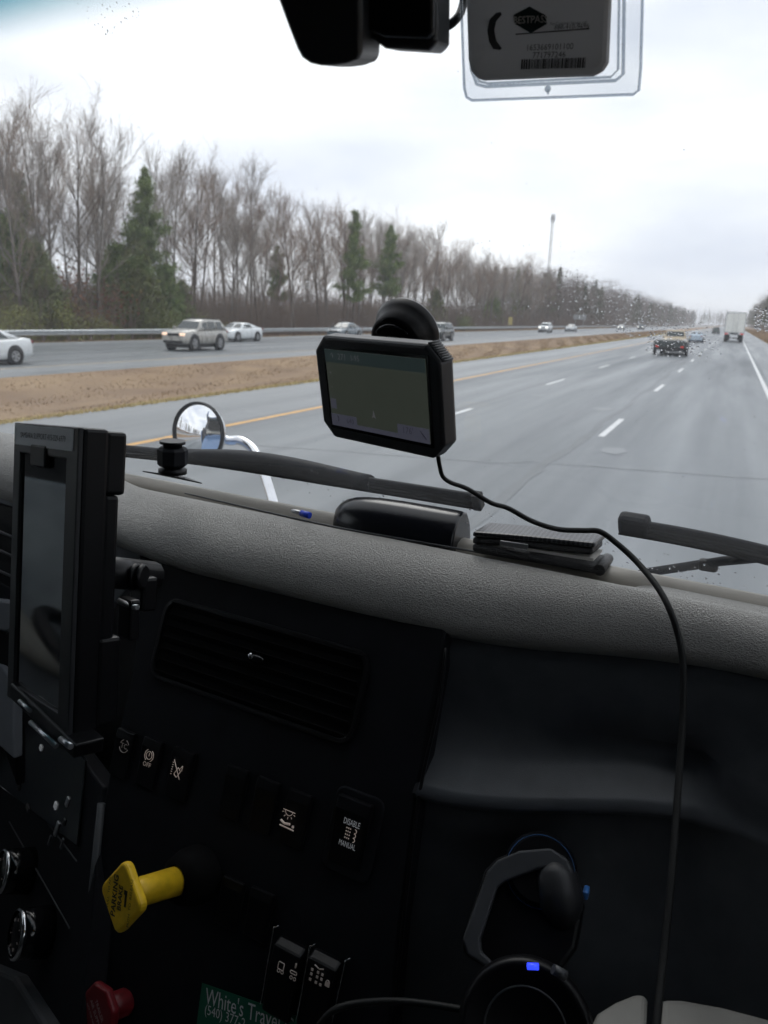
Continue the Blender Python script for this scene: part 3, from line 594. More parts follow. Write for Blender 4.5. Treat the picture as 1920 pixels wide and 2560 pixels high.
while y < 1000:
    for X in (-45, -50, -56, -63): spots.append((X + random.uniform(-2.5, 2.5), y + random.uniform(-2, 2), random.uniform(12.5, 16.8)))
    y += 3.2 * (1 + (y - 200) / 300)
far_wood('wood', spots, 260, 'long leafless treeline receding along the far side of the highway', .16)
spots = []; y = 260.0
while y < 1050:
    for X in (13.5, 17, 21, 27): spots.append((X + random.uniform(-1.5, 1.5), y + random.uniform(-2, 2), random.uniform(14, 19)))
    y += 5.0 * (1 + (y - 260) / 260)
far_wood('wood', spots, 300, 'dark treeline beyond the right verge at the picture edge', .6)
spots = [(random.uniform(-150, 120), random.uniform(1010, 1120), random.uniform(13, 19)) for _ in range(260)]
far_wood('wood', spots, 130, 'hazy treeline closing the highway at the horizon', .3)
# trees passed already, on the left behind the truck (seen in the hood mirror)
spots = [(random.uniform(-66, -44), random.uniform(-110, 26), random.uniform(12, 16)) for _ in range(80)]
far_wood('wood', spots, 160, 'wood beside the road behind the truck, seen in the hood mirror', .3)

# ------------------------------------------------------------------ mast, sign, marker
tx, ty = -70.0, 316.0; tw_ = thing('radio_mast', (tx, ty, 0), 'slender grey radio mast rising above the far treeline', 'mast')
b = MB(); Hm = 41.5
for k in range(3):
    a = 2 * math.pi * k / 3; b.tube([(tx + .55 * math.cos(a), ty + .55 * math.sin(a), -1), (tx + .4 * math.cos(a), ty + .4 * math.sin(a), Hm)], .09, 6)
for k in range(40):
    z = k * Hm / 40; a = 2 * math.pi * (k % 3) / 3; a2 = a + 2.094; b.tube([(tx + .5 * math.cos(a), ty + .5 * math.sin(a), z), (tx + .5 * math.cos(a2), ty + .5 * math.sin(a2), z + Hm / 40)], .045, 4)
b.build('lattice', MAT['tower_steel'], tw_)
for k in range(6):
    a = 2 * math.pi * k / 6; b = MB(); b.box((tx + .7 * math.cos(a), ty + .7 * math.sin(a), Hm - 1.3 - .8 * (k % 2)), (.2, .2, 2.2)); b.tube([(tx, ty, Hm - 1.3), (tx + .7 * math.cos(a), ty + .7 * math.sin(a), Hm - 1.3)], .05, 5); b.build('antenna', MAT['tower_steel'], tw_)
x, y = tree_at(1252, -38.9); sg = thing('road_sign', (x, y, bank_z(x, y)), 'small grey road sign on posts beyond the opposite carriageway', 'sign')
b = MB(); b.box((x, y, 2.9), (3.4, .06, 1.25)); b.build('sign_panel', MAT['sign_grey'], sg, bevel=.02)
for dx in (-1.1, 1.1):
    b = MB(); b.box((x + dx, y + .1, 1.2), (.1, .1, 4.0)); b.build('post', MAT['galvanised'], sg)
x, y = tree_at(1103, -38.6); mk = thing('marker_post', (x, y, bank_z(x, y)), 'short yellowish marker post behind the guardrail', 'post')
b = MB(); b.box((x, y, .55), (.12, .1, 2.2)); b.build('stake', MAT['post_wood'], mk); b = MB(); b.prism([(x - .38, y - .07, .9), (x + .38, y - .07, .9), (x + .38, y - .07, 2.3), (x - .38, y - .07, 2.3)], (0, -.02, 0)); b.build('marker_plate', MAT['marker_yellow'], mk)
# ------------------------------------------------------------------ vehicles (front towards local +Y)
CARS = {
 'sedan': dict(low=[(2.42, .38, .60, .62), (2.33, .27, .70, .80), (2.05, .21, .77, .88), (1.45, .19, .86, .91), (.95, .19, .93, .92), (-.4, .19, .95, .92), (-1.5, .19, .99, .92), (-1.95, .22, 1.02, .90), (-2.3, .27, 1.0, .84), (-2.42, .36, .92, .76)],
   top=[(1.02, .93, .80), (.25, 1.40, .60), (-.2, 1.45, .59), (-.85, 1.41, .58), (-1.85, 1.02, .76)], wheels=(1.42, -1.38, .33), side=[(.62, -.25), (-.33, -1.2)], lampz=.66, tailz=.86),
 'coupe': dict(low=[(2.35, .36, .62, .66), (2.25, .26, .74, .82), (1.9, .20, .82, .90), (1.2, .19, .92, .93), (.8, .19, .97, .93), (-.6, .19, .99, .93), (-1.5, .19, 1.02, .94), (-2.0, .23, 1.03, .92), (-2.28, .30, .98, .82)],
   top=[(.9, .96, .80), (.15, 1.33, .60), (-.3, 1.37, .59), (-.8, 1.34, .58), (-1.9, 1.03, .72)], wheels=(1.38, -1.35, .34), side=[(.5, -.75)], lampz=.72, tailz=.9),
 'suv': dict(low=[(2.30, .48, .82, .72), (2.22, .40, 1.02, .84), (1.9, .36, 1.10, .88), (1.2, .36, 1.15, .89), (.95, .36, 1.17, .89), (-.6, .36, 1.17, .89), (-1.6, .36, 1.18, .89), (-2.15, .38, 1.18, .87), (-2.3, .46, 1.1, .82)],
   top=[(1.0, 1.15, .82), (.35, 1.66, .66), (-.2, 1.74, .66), (-1.7, 1.72, .66), (-2.2, 1.18, .80)], wheels=(1.38, -1.32, .43), side=[(.6, -.1), (-.2, -.95), (-1.08, -1.75)], lampz=.92, tailz=1.05),
 'pickup': dict(low=[(2.75, .50, .85, .75), (2.65, .42, 1.08, .90), (2.2, .40, 1.14, .95), (1.5, .40, 1.2, .97), (1.2, .40, 1.22, .97), (-.5, .40, 1.24, .97), (-.9, .40, 1.26, .97), (-2.55, .42, 1.26, .96), (-2.68, .55, 1.2, .92)],
   top=[(1.25, 1.2, .88), (.6, 1.78, .70), (.1, 1.86, .70), (-.5, 1.84, .70), (-.72, 1.24, .86)], wheels=(1.75, -1.65, .42), side=[(.85, .12), (.02, -.5)], lampz=.95, tailz=1.05)}
def car(kind, name, paint, label, cat, loc, heading, lit=None, tails=False, group='traffic on the opposite carriageway', extras=()):
    P = CARS[kind]; t = thing(name, (0, 0, 0), label, cat, group); b = MB(); secs = []
    for (y, zb, zt, w) in P['low']:
        h = zt - zb; pr = [(.80, zb), (.96, zb + .07 * h), (1.0, zb + .30 * h), (1.0, zb + .62 * h), (.965, zb + .84 * h), (.90, zt - .02), (.55, zt + .008), (0, zt + .018)]
        secs.append([Vector((w * a, y, z)) for a, z in pr] + [Vector((-w * a, y, z)) for a, z in pr[-2::-1]])
    b.loft(secs); b.build('body', MAT[paint], t)
    tp = P['top']; b = MB(); base = [(tp[0][0], tp[0][1]), (tp[-1][0], tp[-1][1])]
    def bz(y): return base[0][1] + (base[1][1] - base[0][1]) * (y - base[0][0]) / (base[1][0] - base[0][0]) - .03
    def bw(y): return tp[0][2] + (tp[-1][2] - tp[0][2]) * (y - tp[0][0]) / (tp[-1][0] - tp[0][0]) + .03
    secs = []
    for i, (y, z, w) in enumerate(tp):
        yb = y; zb = bz(y); wb = bw(y); m_ = (wb * .5 + w * .5); zz = z
        secs.append([Vector(q) for q in ((wb, yb, zb), (m_ * 1.01, yb, (zb + zz) / 2), (w, yb, zz - .03), (w * .9, yb, zz), (0, yb, zz + .015), (-w * .9, yb, zz), (-w, yb, zz - .03), (-m_ * 1.01, yb, (zb + zz) / 2), (-wb, yb, zb))])
    b.loft(secs); cab = b.build('roof', MAT[paint], t)
    def roof_z(y): return lerp_tab(sorted([(q[0], q[1]) for q in tp]), y)
    def roof_w(y): return lerp_tab(sorted([(q[0], q[2]) for q in tp]), y)
    def glass(name, pts, n, out=.012):
        b = MB(); c = sum((Vector(p) for p in pts), Vector()) / len(pts); n = Vector(n).normalized(); b.prism([Vector(p) + n * (out - .02) for p in pts], n * .02); return b.build(name, MAT['car_glass'], t)
    a0, a1 = tp[0], tp[1]; sl = Vector((0, a1[1] - a0[1], a0[0] - a1[0])).normalized()
    f = lambda s, w: (w, a0[0] + (a1[0] - a0[0]) * s, a0[1] + (a1[1] - a0[1]) * s)
    glass('windshield', [f(.12, -a0[2] * .9), f(.12, a0[2] * .9), f(.9, a1[2] * .92), f(.9, -a1[2] * .92)], sl)
    r0, r1 = tp[-1], tp[-2]; sr = Vector((0, -(r1[1] - r0[1]), (r1[0] - r0[0]))).normalized()
    if sr.z < 0: sr = -sr
    g_ = lambda s, w: (w, r0[0] + (r1[0] - r0[0]) * s, r0[1] + (r1[1] - r0[1]) * s)
    glass('rear_window', [g_(.22, r0[2] * .86), g_(.22, -r0[2] * .86), g_(.9, -r1[2] * .9), g_(.9, r1[2] * .9)], sr)
    for sgn in (-1, 1):
        for (ya, yb) in P['side']:
            def w_at(y, fr): return (bw(y) * (1 - fr) + roof_w(y) * fr)
            pts = []
            for y, fr in ((ya, .14), (yb, .14), (yb, .80), (ya, .80)):
                yy = y
                if fr > .5 and (y == ya) and P['side'].index((ya, yb)) == 0: yy = min(y, tp[1][0] - .06)
                if fr > .5 and (y == yb) and P['side'].index((ya, yb)) == len(P['side']) - 1: yy = max(y, tp[-2][0] + .02)
                z = bz(yy) * (1 - fr) + roof_z(yy) * fr; pts.append((sgn * (w_at(yy, fr) + .012), yy, z))
            glass('side_window', pts, (sgn, 0, .3), .008)
        b = MB(); b.box((sgn * (P['low'][4][3] + .10), tp[0][0] - .25, bz(.8) + .12), (.2, .1, .14)); b.build('door_mirror', MAT[paint], t, bevel=.03)
    for wy in P['wheels'][:2]:
        for sgn in (-1, 1):
            wr = P['wheels'][2]; wx = sgn * (P['low'][4][3] - .09)
            b = MB(); b.lathe((wx + sgn * .06, wy, wr + .03), (sgn, 0, 0), [(wr + .07, -.16), (wr + .07, .045), (wr - .02, .045)], 24); b.build('wheel_arch', MAT['car_trim'], t)
            b = MB(); b.lathe((wx, wy, wr), (sgn, 0, 0), [(wr * .6, -.11), (wr * .95, -.11), (wr, -.07), (wr, .08), (wr * .95, .12), (wr * .66, .13), (wr * .63, .10)], 24); w_ = b.build('wheel', MAT['tyre'], t)
            b = MB(); b.lathe((wx, wy, wr), (sgn, 0, 0), [(wr * .64, .09), (wr * .6, .118), (wr * .5, .105)], 20, caps=False)
            for k in range(5):
                a = 2 * math.pi * k / 5; u = Vector((0, math.cos(a), math.sin(a))); v = Vector((0, -math.sin(a), math.cos(a))); b.box(Vector((wx + sgn * .11, wy, wr)) + u * wr * .32, (.03, wr * .58, wr * .2), (Vector((1, 0, 0)), u, v))
            b.build('rim', MAT['wheel_rim'], w_)
    L0 = P['low'][0]; L1 = P['low'][1]; Lr = P['low'][-1]; Lr2 = P['low'][-2]
    for sgn in (-1, 1):
        b = MB(); b.box((sgn * L1[3] * .74, L1[0] - .01, P['lampz']), (.34, .20, .15)); h = b.build('headlight', MAT[lit or 'lamp_lens'], t, bevel=.03)
        b = MB(); b.box((sgn * Lr2[3] * .82, Lr[0] + .06, P['tailz']), (.24, .14, .14)); b.build('taillight', MAT['lamp_red' if tails else 'lamp_off'], t, bevel=.02)
    b = MB(); b.box((0, L0[0] - .02, P['lampz'] - .02), (.8, .12, .14)); b.build('grille', MAT['car_trim'], t, bevel=.02)
    b = MB(); b.box((0, L0[0] - .06, L0[1] + .02), (L1[3] * 1.6, .22, .14)); b.build('front_bumper', MAT['car_trim' if kind in ('suv', 'pickup') else paint], t, bevel=.04)
    b = MB(); b.box((0, Lr[0] + .05, Lr[1] + .04), (Lr2[3] * 1.7, .2, .16)); b.build('rear_bumper', MAT['car_trim' if kind in ('suv', 'pickup') else paint], t, bevel=.04)
    b = MB(); b.box((0, 0, P['wheels'][2] * .62), (1.3, 3.6, .18)); b.build('underbody', MAT['car_trim'], t)
    for fn in extras: fn(t, P)
    t.location = loc; t.rotation_euler = (0, 0, heading); t.scale = (.92, .90 if kind != 'suv' else .83, .94); return t
def col_y(px, X): v = ray(px, 705); return v.y / v.x * X
ON = math.pi
def rack(t, P):
    for s in (-1, 1):
        b = MB(); b.box((s * .58, -.7, 1.78), (.05, 1.7, .04)); b.build('roof_rail', MAT['car_trim'], t)
car('sedan', 'white_sedan', 'car_white', 'white sedan leaving the picture at the left edge, only its rear half in view', 'car', (-25.0, 19.75, 0), ON)
car('suv', 'champagne_suv', 'car_champagne', 'champagne SUV with lit amber headlights coming the other way', 'suv', (-26.9, 35.3, 0), ON, lit='lamp_lit', extras=(rack,))
car('coupe', 'white_coupe', 'car_white', 'white two-door coupe close behind the champagne SUV', 'car', (-32.4, col_y(514, -32.4), 0), ON)
car('sedan', 'slate_sedan', 'car_slate', 'slate blue car peeping over the top edge of the navigator', 'car', (-32.2, col_y(745, -32.2), 0), ON, lit='lamp_lens')
car('suv', 'dark_suv', 'car_dark', 'dark SUV half hidden behind the round suction mount', 'suv', (-24.9, col_y(951, -24.9), 0), ON)
car('suv', 'white_suv', 'car_white', 'distant white SUV with headlights on right of the navigator', 'suv', (-28.6, col_y(1179, -28.6), 0), ON, lit='lamp_lit_white')
car('sedan', 'silver_sedan', 'car_silver', 'small distant silver car following the white SUV', 'car', (-28.6, col_y(1234, -28.6), 0), ON)
car('sedan', 'silver_sedan', 'car_silver', 'far oncoming car with two bright headlights below the small road sign', 'car', (-28.4, col_y(1342, -28.4), 0), ON, lit='lamp_lit_white')
car('suv', 'dark_suv', 'car_slate', 'farthest oncoming vehicle left of the tan pickup', 'suv', (-25, col_y(1385, -25), 0), ON, lit='lamp_lit_white')
SAME = 'traffic ahead in our direction'
car('pickup', 'tan_pickup', 'car_tan', 'tan pickup ahead in the middle lane pulling a dark trailer', 'pickup', (-4.15, 66.0, 0), 0, group=SAME, tails=True)
tr = thing('utility_trailer', (-4.1, 61.6, 0), 'dark loaded utility trailer towed by the tan pickup', 'trailer', SAME); tr['_w'] = (0, 0, 0)
b = MB(); b.box((0, 0, .62), (2.2, 3.4, .16)); b.build('deck', MAT['car_trim'], tr, bevel=.02)
for s in (-1, 1):
    b = MB(); b.box((s * 1.1, 0, .82), (.06, 3.4, .3)); b.build('side_panel', MAT['car_trim'], tr, bevel=.01)
    b = MB(); b.lathe((s * 1.1, -.2, .36), (s, 0, 0), [(.2, -.1), (.36, -.1), (.36, .1), (.2, .1)], 20); w_ = b.build('wheel', MAT['tyre'], tr); b = MB(); b.lathe((s * 1.1, -.2, .36), (s, 0, 0), [(.2, .03), (.05, .08)], 16); b.build('rim', MAT['wheel_rim'], w_)
    b = MB(); b.box((s * 1.12, -.2, .78), (.28, .95, .05)); b.build('mudguard', MAT['car_trim'], tr, bevel=.02)
    b = MB(); b.box((s * .85, -1.74, .66), (.2, .05, .1)); b.build('taillight', MAT['lamp_red'], tr)
b = MB(); b.box((0, -1.7, .85), (2.14, .06, .42)); b.build('tailgate', MAT['car_dark'], tr, bevel=.01)
b = MB(); b.box((0, .2, .92), (1.9, 2.8, .4)); b.build('load', MAT['car_dark'], tr, bevel=.12)
b = MB(); b.box((0, 2.4, .55), (.1, 1.5, .1)); b.build('tow_bar', MAT['car_trim'], tr)
b = MB(); b.box((0, -1.72, .5), (1.9, .1, .18)); b.build('rear_bumper', MAT['tyre'], tr, bevel=.02)
car('sedan', 'blue_car', 'car_blue', 'pale blue car ahead, right of the tan pickup', 'car', (-4.3, col_y(1508, -4.3) if False else 108, 0), 0, group=SAME)
car('suv', 'green_suv', 'car_green', 'far dark green SUV left of the white box trailer', 'suv', (-4.0, 205, 0), 0, group=SAME)
bt = thing('box_trailer', (0.0, 119.5, 0), 'tall white box trailer ahead in our own lane with red rear lights', 'trailer', SAME); bt['_w'] = (0, 0, 0)
b = MB(); b.box((0, 7, 2.62), (2.55, 14, 2.75)); box = b.build('cargo_box', MAT['trailer_white'], bt, bevel=.03)
b = MB()
for z in (1.27, 3.93): b.box((0, -.02, z), (2.56, .05, .1))
for x_ in (-1.25, 1.25): b.box((x_, -.02, 2.6), (.08, .05, 2.6))
b.build('rear_frame', MAT['sign_grey'], bt)
for s in (-1, 1):
    b = MB(); b.box((s * .62, -.035, 2.6), (1.16, .03, 2.5)); d_ = b.build('rear_door', MAT['trailer_white'], bt, bevel=.01)
    b = MB(); b.tube([(s * .25, -.07, 1.4), (s * .25, -.07, 3.8)], .02, 6); b.build('lock_rod', MAT['sign_grey'], d_)
    b = MB(); b.box((s * 1.0, -.06, 1.12), (.45, .06, .14)); b.build('taillight', MAT['lamp_red'], bt)
    for yy in (1.4, 2.7):
        b = MB(); b.lathe((s * 1.0, yy, .5), (s, 0, 0), [(.25, -.25), (.5, -.25), (.5, .22), (.3, .22)], 20); w_ = b.build('wheel', MAT['tyre'], bt); b = MB(); b.lathe((s * 1.0, yy, .5), (s, 0, 0), [(.3, .15), (.08, .2)], 16); b.build('rim', MAT['wheel_rim'], w_)
    b = MB(); b.box((s * .8, .6, .62), (.6, .02, .75)); b.build('mud_flap', MAT['rubber'], bt)
b = MB(); b.box((0, .1, .55), (2.2, .1, .12)); b.box((-.6, .12, .85), (.08, .08, .6)); b.box((.6, .12, .85), (.08, .08, .6)); b.build('underride_guard', MAT['car_trim'], bt)
b = MB(); b.box((0, 6.8, 1.12), (1.0, 13.4, .2)); b.build('chassis', MAT['car_trim'], bt)
# ------------------------------------------------------------------ the truck cab around the camera
def C(x, y, z): return EYE + Vector((x, y, z))
NW = Vector((0.121, 1.0, 0.55)).normalized()          # windscreen, outward
def cabbox(name, x0, x1, y0, y1, z0, z1, m):
    b = MB(); b.box(C((x0 + x1) / 2, (y0 + y1) / 2, (z0 + z1) / 2), (x1 - x0, y1 - y0, z1 - z0)); return struct(b.build(name, MAT[m]))
XL, XR, ZT, ZB, YR = -1.85, 0.72, 0.52, -1.30, -1.35
cabbox('ceiling', XL, XR, YR, 0.50, ZT, ZT + .05, 'headliner'); cabbox('floor', XL, XR, YR, 1.05, ZB - .05, ZB, 'cab_trim'); cabbox('wall_rear', XL, XR, YR - .05, YR, ZB, ZT, 'headliner')
cabbox('wall_front', XL, XR, 1.09, 1.12, ZB, -.42, 'cab_trim')  # unseen firewall, added to block daylight under the dash
for nm, x0, x1 in (('wall_left', XL - .05, XL), ('wall_right', XR, XR + .05)):
    cabbox(nm, x0, x1, YR, 1.12, ZB, -.16, 'cab_trim'); cabbox(nm, x0, x1, YR, -.4, -.16, ZT, 'headliner'); cabbox(nm, x0, x1, -.4, .75, .40, ZT, 'headliner')
    cabbox(nm, x0, x1, .52, .62, -.16, .40, 'cab_trim')
b = MB()
b.loft([[C(x, ws_y(x, .40) - .012, .40), C(x, ws_y(x, .56) - .02, .56), C(x, .45, .57), C(x, .45, .515), C(x, ws_y(x, .40) - .06, .43)] for x in np.linspace(XL, XR, 12)], smooth=False); struct(b.build('windscreen_header', MAT['headliner']))
for x, nm in ((XL, 'pillar'), (XR, 'pillar')):
    s = 1 if x < 0 else -1; b = MB(); b.loft([[C(x, ws_y(x, z) + .03, z), C(x + s * .09, ws_y(x + s * .09, z) - .008, z), C(x + s * .08, ws_y(x, z) - .09, z), C(x, ws_y(x, z) - .12, z)] for z in (-.40, 0, .45)], smooth=False); struct(b.build(nm, MAT['cab_trim']))
# driver's seat and steering wheel, to the left of the picture, seen only mirrored in the tablet
st = thing('driver_seat', C(-1.3, -.25, ZB), 'grey fabric driver seat outside the left edge, mirrored in the tablet', 'seat')
b = MB(); b.box(C(-1.3, -.15, -.72), (.5, .5, .16)); b.build('seat_cushion', MAT['seat_fabric'], st, bevel=.05); b = MB(); b.box(C(-1.3, -.45, -.35), (.48, .14, .75)); b.build('backrest', MAT['seat_fabric'], st, bevel=.06); b = MB(); b.box(C(-1.3, -.15, -1.05), (.3, .3, .5)); b.build('pedestal', MAT['cab_trim'], st)
sw = thing('steering_wheel', C(-1.3, .35, -.62), 'dark steering wheel outside the left edge, mirrored in the tablet', 'steering wheel'); ax = Vector((0, -.55, .83)).normalized(); u_ = Vector((1, 0, 0)); v_ = ax.cross(u_)
b = MB(); cs = C(-1.3, .28, -.62); b.tube([cs + (u_ * math.cos(a) + v_ * math.sin(a)) * .225 for a in np.linspace(0, 2 * math.pi, 40)], .015, 8); b.build('wheel_ring', MAT['plastic'], sw)
b = MB(); b.lathe(cs - ax * .04, ax, [(.07, 0), (.07, .04), (.04, .055)], 20)
for a in (0, math.pi, -math.pi / 2): b.tube([cs - ax * .02, cs + (u_ * math.cos(a) + v_ * math.sin(a)) * .22], .012, 6)
b.tube([cs, cs - ax * .4], .03, 8); b.build('wheel_hub', MAT['plastic_grey'], sw)

# driver's door lining: the tablet mirrors it
dr = thing('driver_door', C(XL + .02, .3, ZB), 'grey driver door lining outside the left edge, mirrored in the tablet screen', 'door')
b = MB(); b.box(C(XL + .016, .28, -.74), (.03, 1.5, .90)); b.build('door_panel', MAT['door_grey'], dr, bevel=.006)
b = MB(); b.tube(smooth_path([C(XL + .05, .98, -.22), C(XL + .06, .80, -.30), C(XL + .07, .62, -.44), C(XL + .08, .50, -.62), C(XL + .08, .30, -.74), C(XL + .07, -.05, -.78), C(XL + .05, -.42, -.79)], 6), .035, 10); b.build('grab_trim', MAT['door_beige'], dr)
b = MB(); b.box(C(XL + .06, .05, -.60), (.09, .6, .07)); b.build('armrest', MAT['door_beige'], dr, bevel=.02); b = MB(); b.box(C(XL + .05, .72, -.66), (.04, .26, .22)); b.build('map_pocket', MAT['panel_blue_grey'], dr, bevel=.02)
b = MB(); b.lathe(C(XL + .032, .60, -.95), (1, 0, 0), [(.10, 0), (.10, .012), (.085, .016), (0, .012)], 28); b.build('speaker_grille', MAT['plastic_smooth'], dr)
for k in range(4): b = MB(); b.box(C(XL + .11, .12 + .06 * k, -.562), (.03, .035, .008)); b.build('window_switch', MAT['silver'], dr, bevel=.002)

# windscreen
pane('windscreen_glass', (0.95, 0.965, 0.965), 0.55, shade=(0.262, 0.312), veil=0.022)
b = MB(); xs = np.linspace(XL + .02, XR - .02, 25); zs = np.linspace(-.345, .47, 12)
b.add([C(x, ws_y(x, z), z) for z in zs for x in xs], [(j * 25 + i, j * 25 + i + 1, (j + 1) * 25 + i + 1, (j + 1) * 25 + i) for j in range(11) for i in range(24)], True)
tag(b.build('windshield', MAT['windscreen_glass'], origin=tuple(EYE)), 'rain-specked truck windshield with a teal shade band along its top', 'windshield')
for nm, x in (('left', XL + .01), ('right', XR - .01)):
    b = MB(); b.box(C(x, .06, .12), (.004, .92, .56)); tag(b.build('side_window', MAT['side_glass']), 'tinted side window of the cab beside the %s door, outside the picture' % nm, 'window')
# drops on the outside of the glass
def drops(spots):
    V, F = [], []; o = 0
    for (px, py, r) in spots:
        p = ws_hit(px, py, .004); u = Vector((1, -.121, 0)).normalized(); v = NW.cross(u); st_ = random.uniform(.9, 1.5); rr = r
        ring0 = []
        for lv, (q, h) in enumerate(((1, 0), (.8, .15), (.42, .24))):
            for k in range(8):
                a = 2 * math.pi * k / 8; V.append(p + (u * math.cos(a) + v * math.sin(a) * st_) * rr * q + NW * rr * h)
        V.append(p + NW * rr * .27); V.append(p - NW * 0.0)
        for lv in (0, 8):
            for k in range(8): F.append((o + lv + k, o + lv + (k + 1) % 8, o + lv + 8 + (k + 1) % 8, o + lv + 8 + k))
        for k in range(8): F.append((o + 16 + k, o + 16 + (k + 1) % 8, o + 24, o + 24)); F.append((o + (k + 1) % 8, o + k, o + 25, o + 25))
        o += 26
    me = bpy.data.meshes.new('raindrops'); me.from_pydata([tuple(v) for v in V], [], [tuple(dict.fromkeys(f)) for f in F]); bm = bmesh.new(); bm.from_mesh(me); bmesh.ops.recalc_face_normals(bm, faces=bm.faces); bm.to_mesh(me); bm.free(); me.shade_smooth(); me.materials.append(MAT['water_drop']); ob = bpy.data.objects.new('raindrops', me); COL.objects.link(ob)
    return tag(ob, 'scattered raindrops on the outside of the windshield', 'water', kind='stuff')
sp = []
for _ in range(560):
    px = random.gauss(1380, 110); px = px if px < 1560 else random.uniform(1250, 1540); top = 575 + max(0, px - 1190) * .33; sp.append((px, top + 95 * random.random() ** .8, random.uniform(.0003, .0007) * (1.5 if random.random() < .12 else 1)))
for _ in range(70): sp.append((random.uniform(1628, 1659), random.uniform(665, 715), random.uniform(.0004, .001)))
for _ in range(90): sp.append((random.uniform(1395, 1530), random.uniform(690, 770), random.uniform(.0004, .001)))
for _ in range(130): sp.append((random.uniform(700, 1250), random.uniform(520, 705), random.uniform(.0003, .0006)))
for _ in range(45): sp.append((random.uniform(0, 1659), random.uniform(150, 600), random.uniform(.0002, .0005)))
for _ in range(45):
    t = random.random(); sp.append((random.uniform(150, 340) * (1 - t) + 235 * t, 5 + 75 * t + random.uniform(-5, 5), random.uniform(.0003, .0009)))
for _ in range(140): x_ = random.uniform(560, 1659); sp.append((x_, 990 + (x_ - 560) * .235 + random.uniform(0, 55), random.uniform(.0005, .0014)))
for _ in range(150): sp.append((random.uniform(620, 1659), random.uniform(720, 1050), random.uniform(.0003, .0006)))
drops(sp)

# wipers
def wiper(name, path, cover, label, end=True):
    P = smooth_path([ws_hit(a, b_, .02) for a, b_ in path], 8); t = thing(name, P[len(P) // 2], label, 'wiper', 'windshield wipers'); n = len(P)
    def sec(i, lo, hi, d0, d1, f=1.0):
        d = (P[min(i + 1, n - 1)] - P[max(i - 1, 0)]).normalized(); s = NW.cross(d).normalized()
        if s.z < 0: s = -s
        return [P[i] + s * lo + NW * d0, P[i] + s * hi * f + NW * d0 * .5, P[i] + s * hi * f + NW * (d1 * .6), P[i] + s * (lo + hi) / 2 + NW * d1, P[i] + s * lo + NW * d1]
    b = MB(); b.loft([sec(i, -.003, .0075, .0, .009) for i in range(n)]); b.build('spoiler', MAT['wiper_wet'], t)
    b = MB(); b.loft([sec(i, -.007, -.0038, -.003, .007) for i in range(n)]); b.build('carrier', MAT['rubber'], t)
    b = MB(); b.loft([sec(i, -.0105, -.0075, -.006, .003) for i in range(n)]); b.build('rubber_lip', MAT['rubber'], t)
    if cover:
        i0, i1 = int(cover[0] * (n - 1)), int(cover[1] * (n - 1)); b = MB(); k = i1 - i0
        b.loft([sec(i, -.009, .0085 + .009 * math.sin(math.pi * ((i - i0) / k) ** .8) ** 2, -.004, .016 + .006 * math.sin(math.pi * (i - i0) / k)) for i in range(i0, i1 + 1)]); b.build('arm_joint_cover', MAT['wiper_wet'], t)
    return t, P
w1, P1 = wiper('windshield_wiper', [(150, 962), (262, 972), (460, 993), (720, 1033), (900, 1061), (1032, 1082)], (.36, .68), 'long wet wiper blade with bulged joint cover, lying left of centre below the navigator')
b = MB(); q = P1[-1]; dd = (P1[-1] - P1[-3]).normalized(); b.box(q, (.012, .014, .024), (dd, NW, NW.cross(dd))); b.build('end_cap', MAT['rubber'], w1, bevel=.002)
w2, P2 = wiper('windshield_wiper', [(1338, 1133), (1450, 1152), (1560, 1174), (1670, 1200), (1800, 1232)], None, 'shorter wiper blade entering from the right edge over the dash')
b = MB(); q = P2[0]; dd = (P2[2] - P2[0]).normalized(); b.box(q + dd * .016 + NW * .004, (.036, .018, .027), (dd, NW, NW.cross(dd).normalized())); b.build('end_cap', MAT['wiper_wet'], w2, bevel=.006)
b = MB(); b.tube([ws_hit(1300, 1262, .05), ws_hit(1400, 1236, .05), ws_hit(1560, 1212, .05), ws_hit(1800, 1190, .05)], .006, 6); b.build('wiper_arm', MAT['wiper_wet'], w2)
b = MB(); b.box(ws_hit(1530, 1221, .05), (.022, .014, .014)); b.build('arm_nozzle', MAT['rubber'], w2, bevel=.004)

# blue bonnet seen just over the rim of the dash, and its round mirror
b = MB(); b.loft([[C(x, ws_y(x, -.30) + dy, z0 - .10 * max(0, abs(x + .5) - .7)) for dy, z0 in ((.03, -.345), (.12, -.372), (.25, -.41), (.5, -.50), (.9, -.66), (1.5, -.95), (1.6, -1.5))] for x in np.linspace(-1.75, .75, 14)], closed=False); tbod = thing('truck_body', C(-.55, 1.6, -1.6), 'wet blue bonnet and cab body of the truck beyond the windshield base', 'truck'); b.build('hood', MAT['truck_blue'], tbod)
b = MB(); b.box(C(XL - .075, -.1, -.80), (.04, 2.5, 1.04)); b.box(C(XL - .075, -.8, .12), (.04, 1.1, .80)); b.box(C(XL - .075, -.1, .46), (.04, 2.4, .16)); b.build('cab_side', MAT['truck_blue'], tbod); b = MB(); b.box(C((XL + XR) / 2, -.45, ZT + .10), (XR - XL + .2, 1.9, .06)); b.build('cab_roof', MAT['truck_blue'], tbod)
hm = thing('hood_mirror', at(590, 1100, 2.45), 'round convex chrome hood mirror on a bent arm left of the navigator', 'mirror')
mc = at(425, 935, 2.6); mn = ((EYE - mc).normalized() + Vector((-.62, -.22, -.05))).normalized(); rad = 0.098
b = MB(); b.lathe(mc, mn, [(rad * (k / 10), .02 - .024 * (k / 10) ** 2) for k in range(0, 11)], 40, caps=False); b.build('mirror_glass', MAT['mirror_silver'], hm)
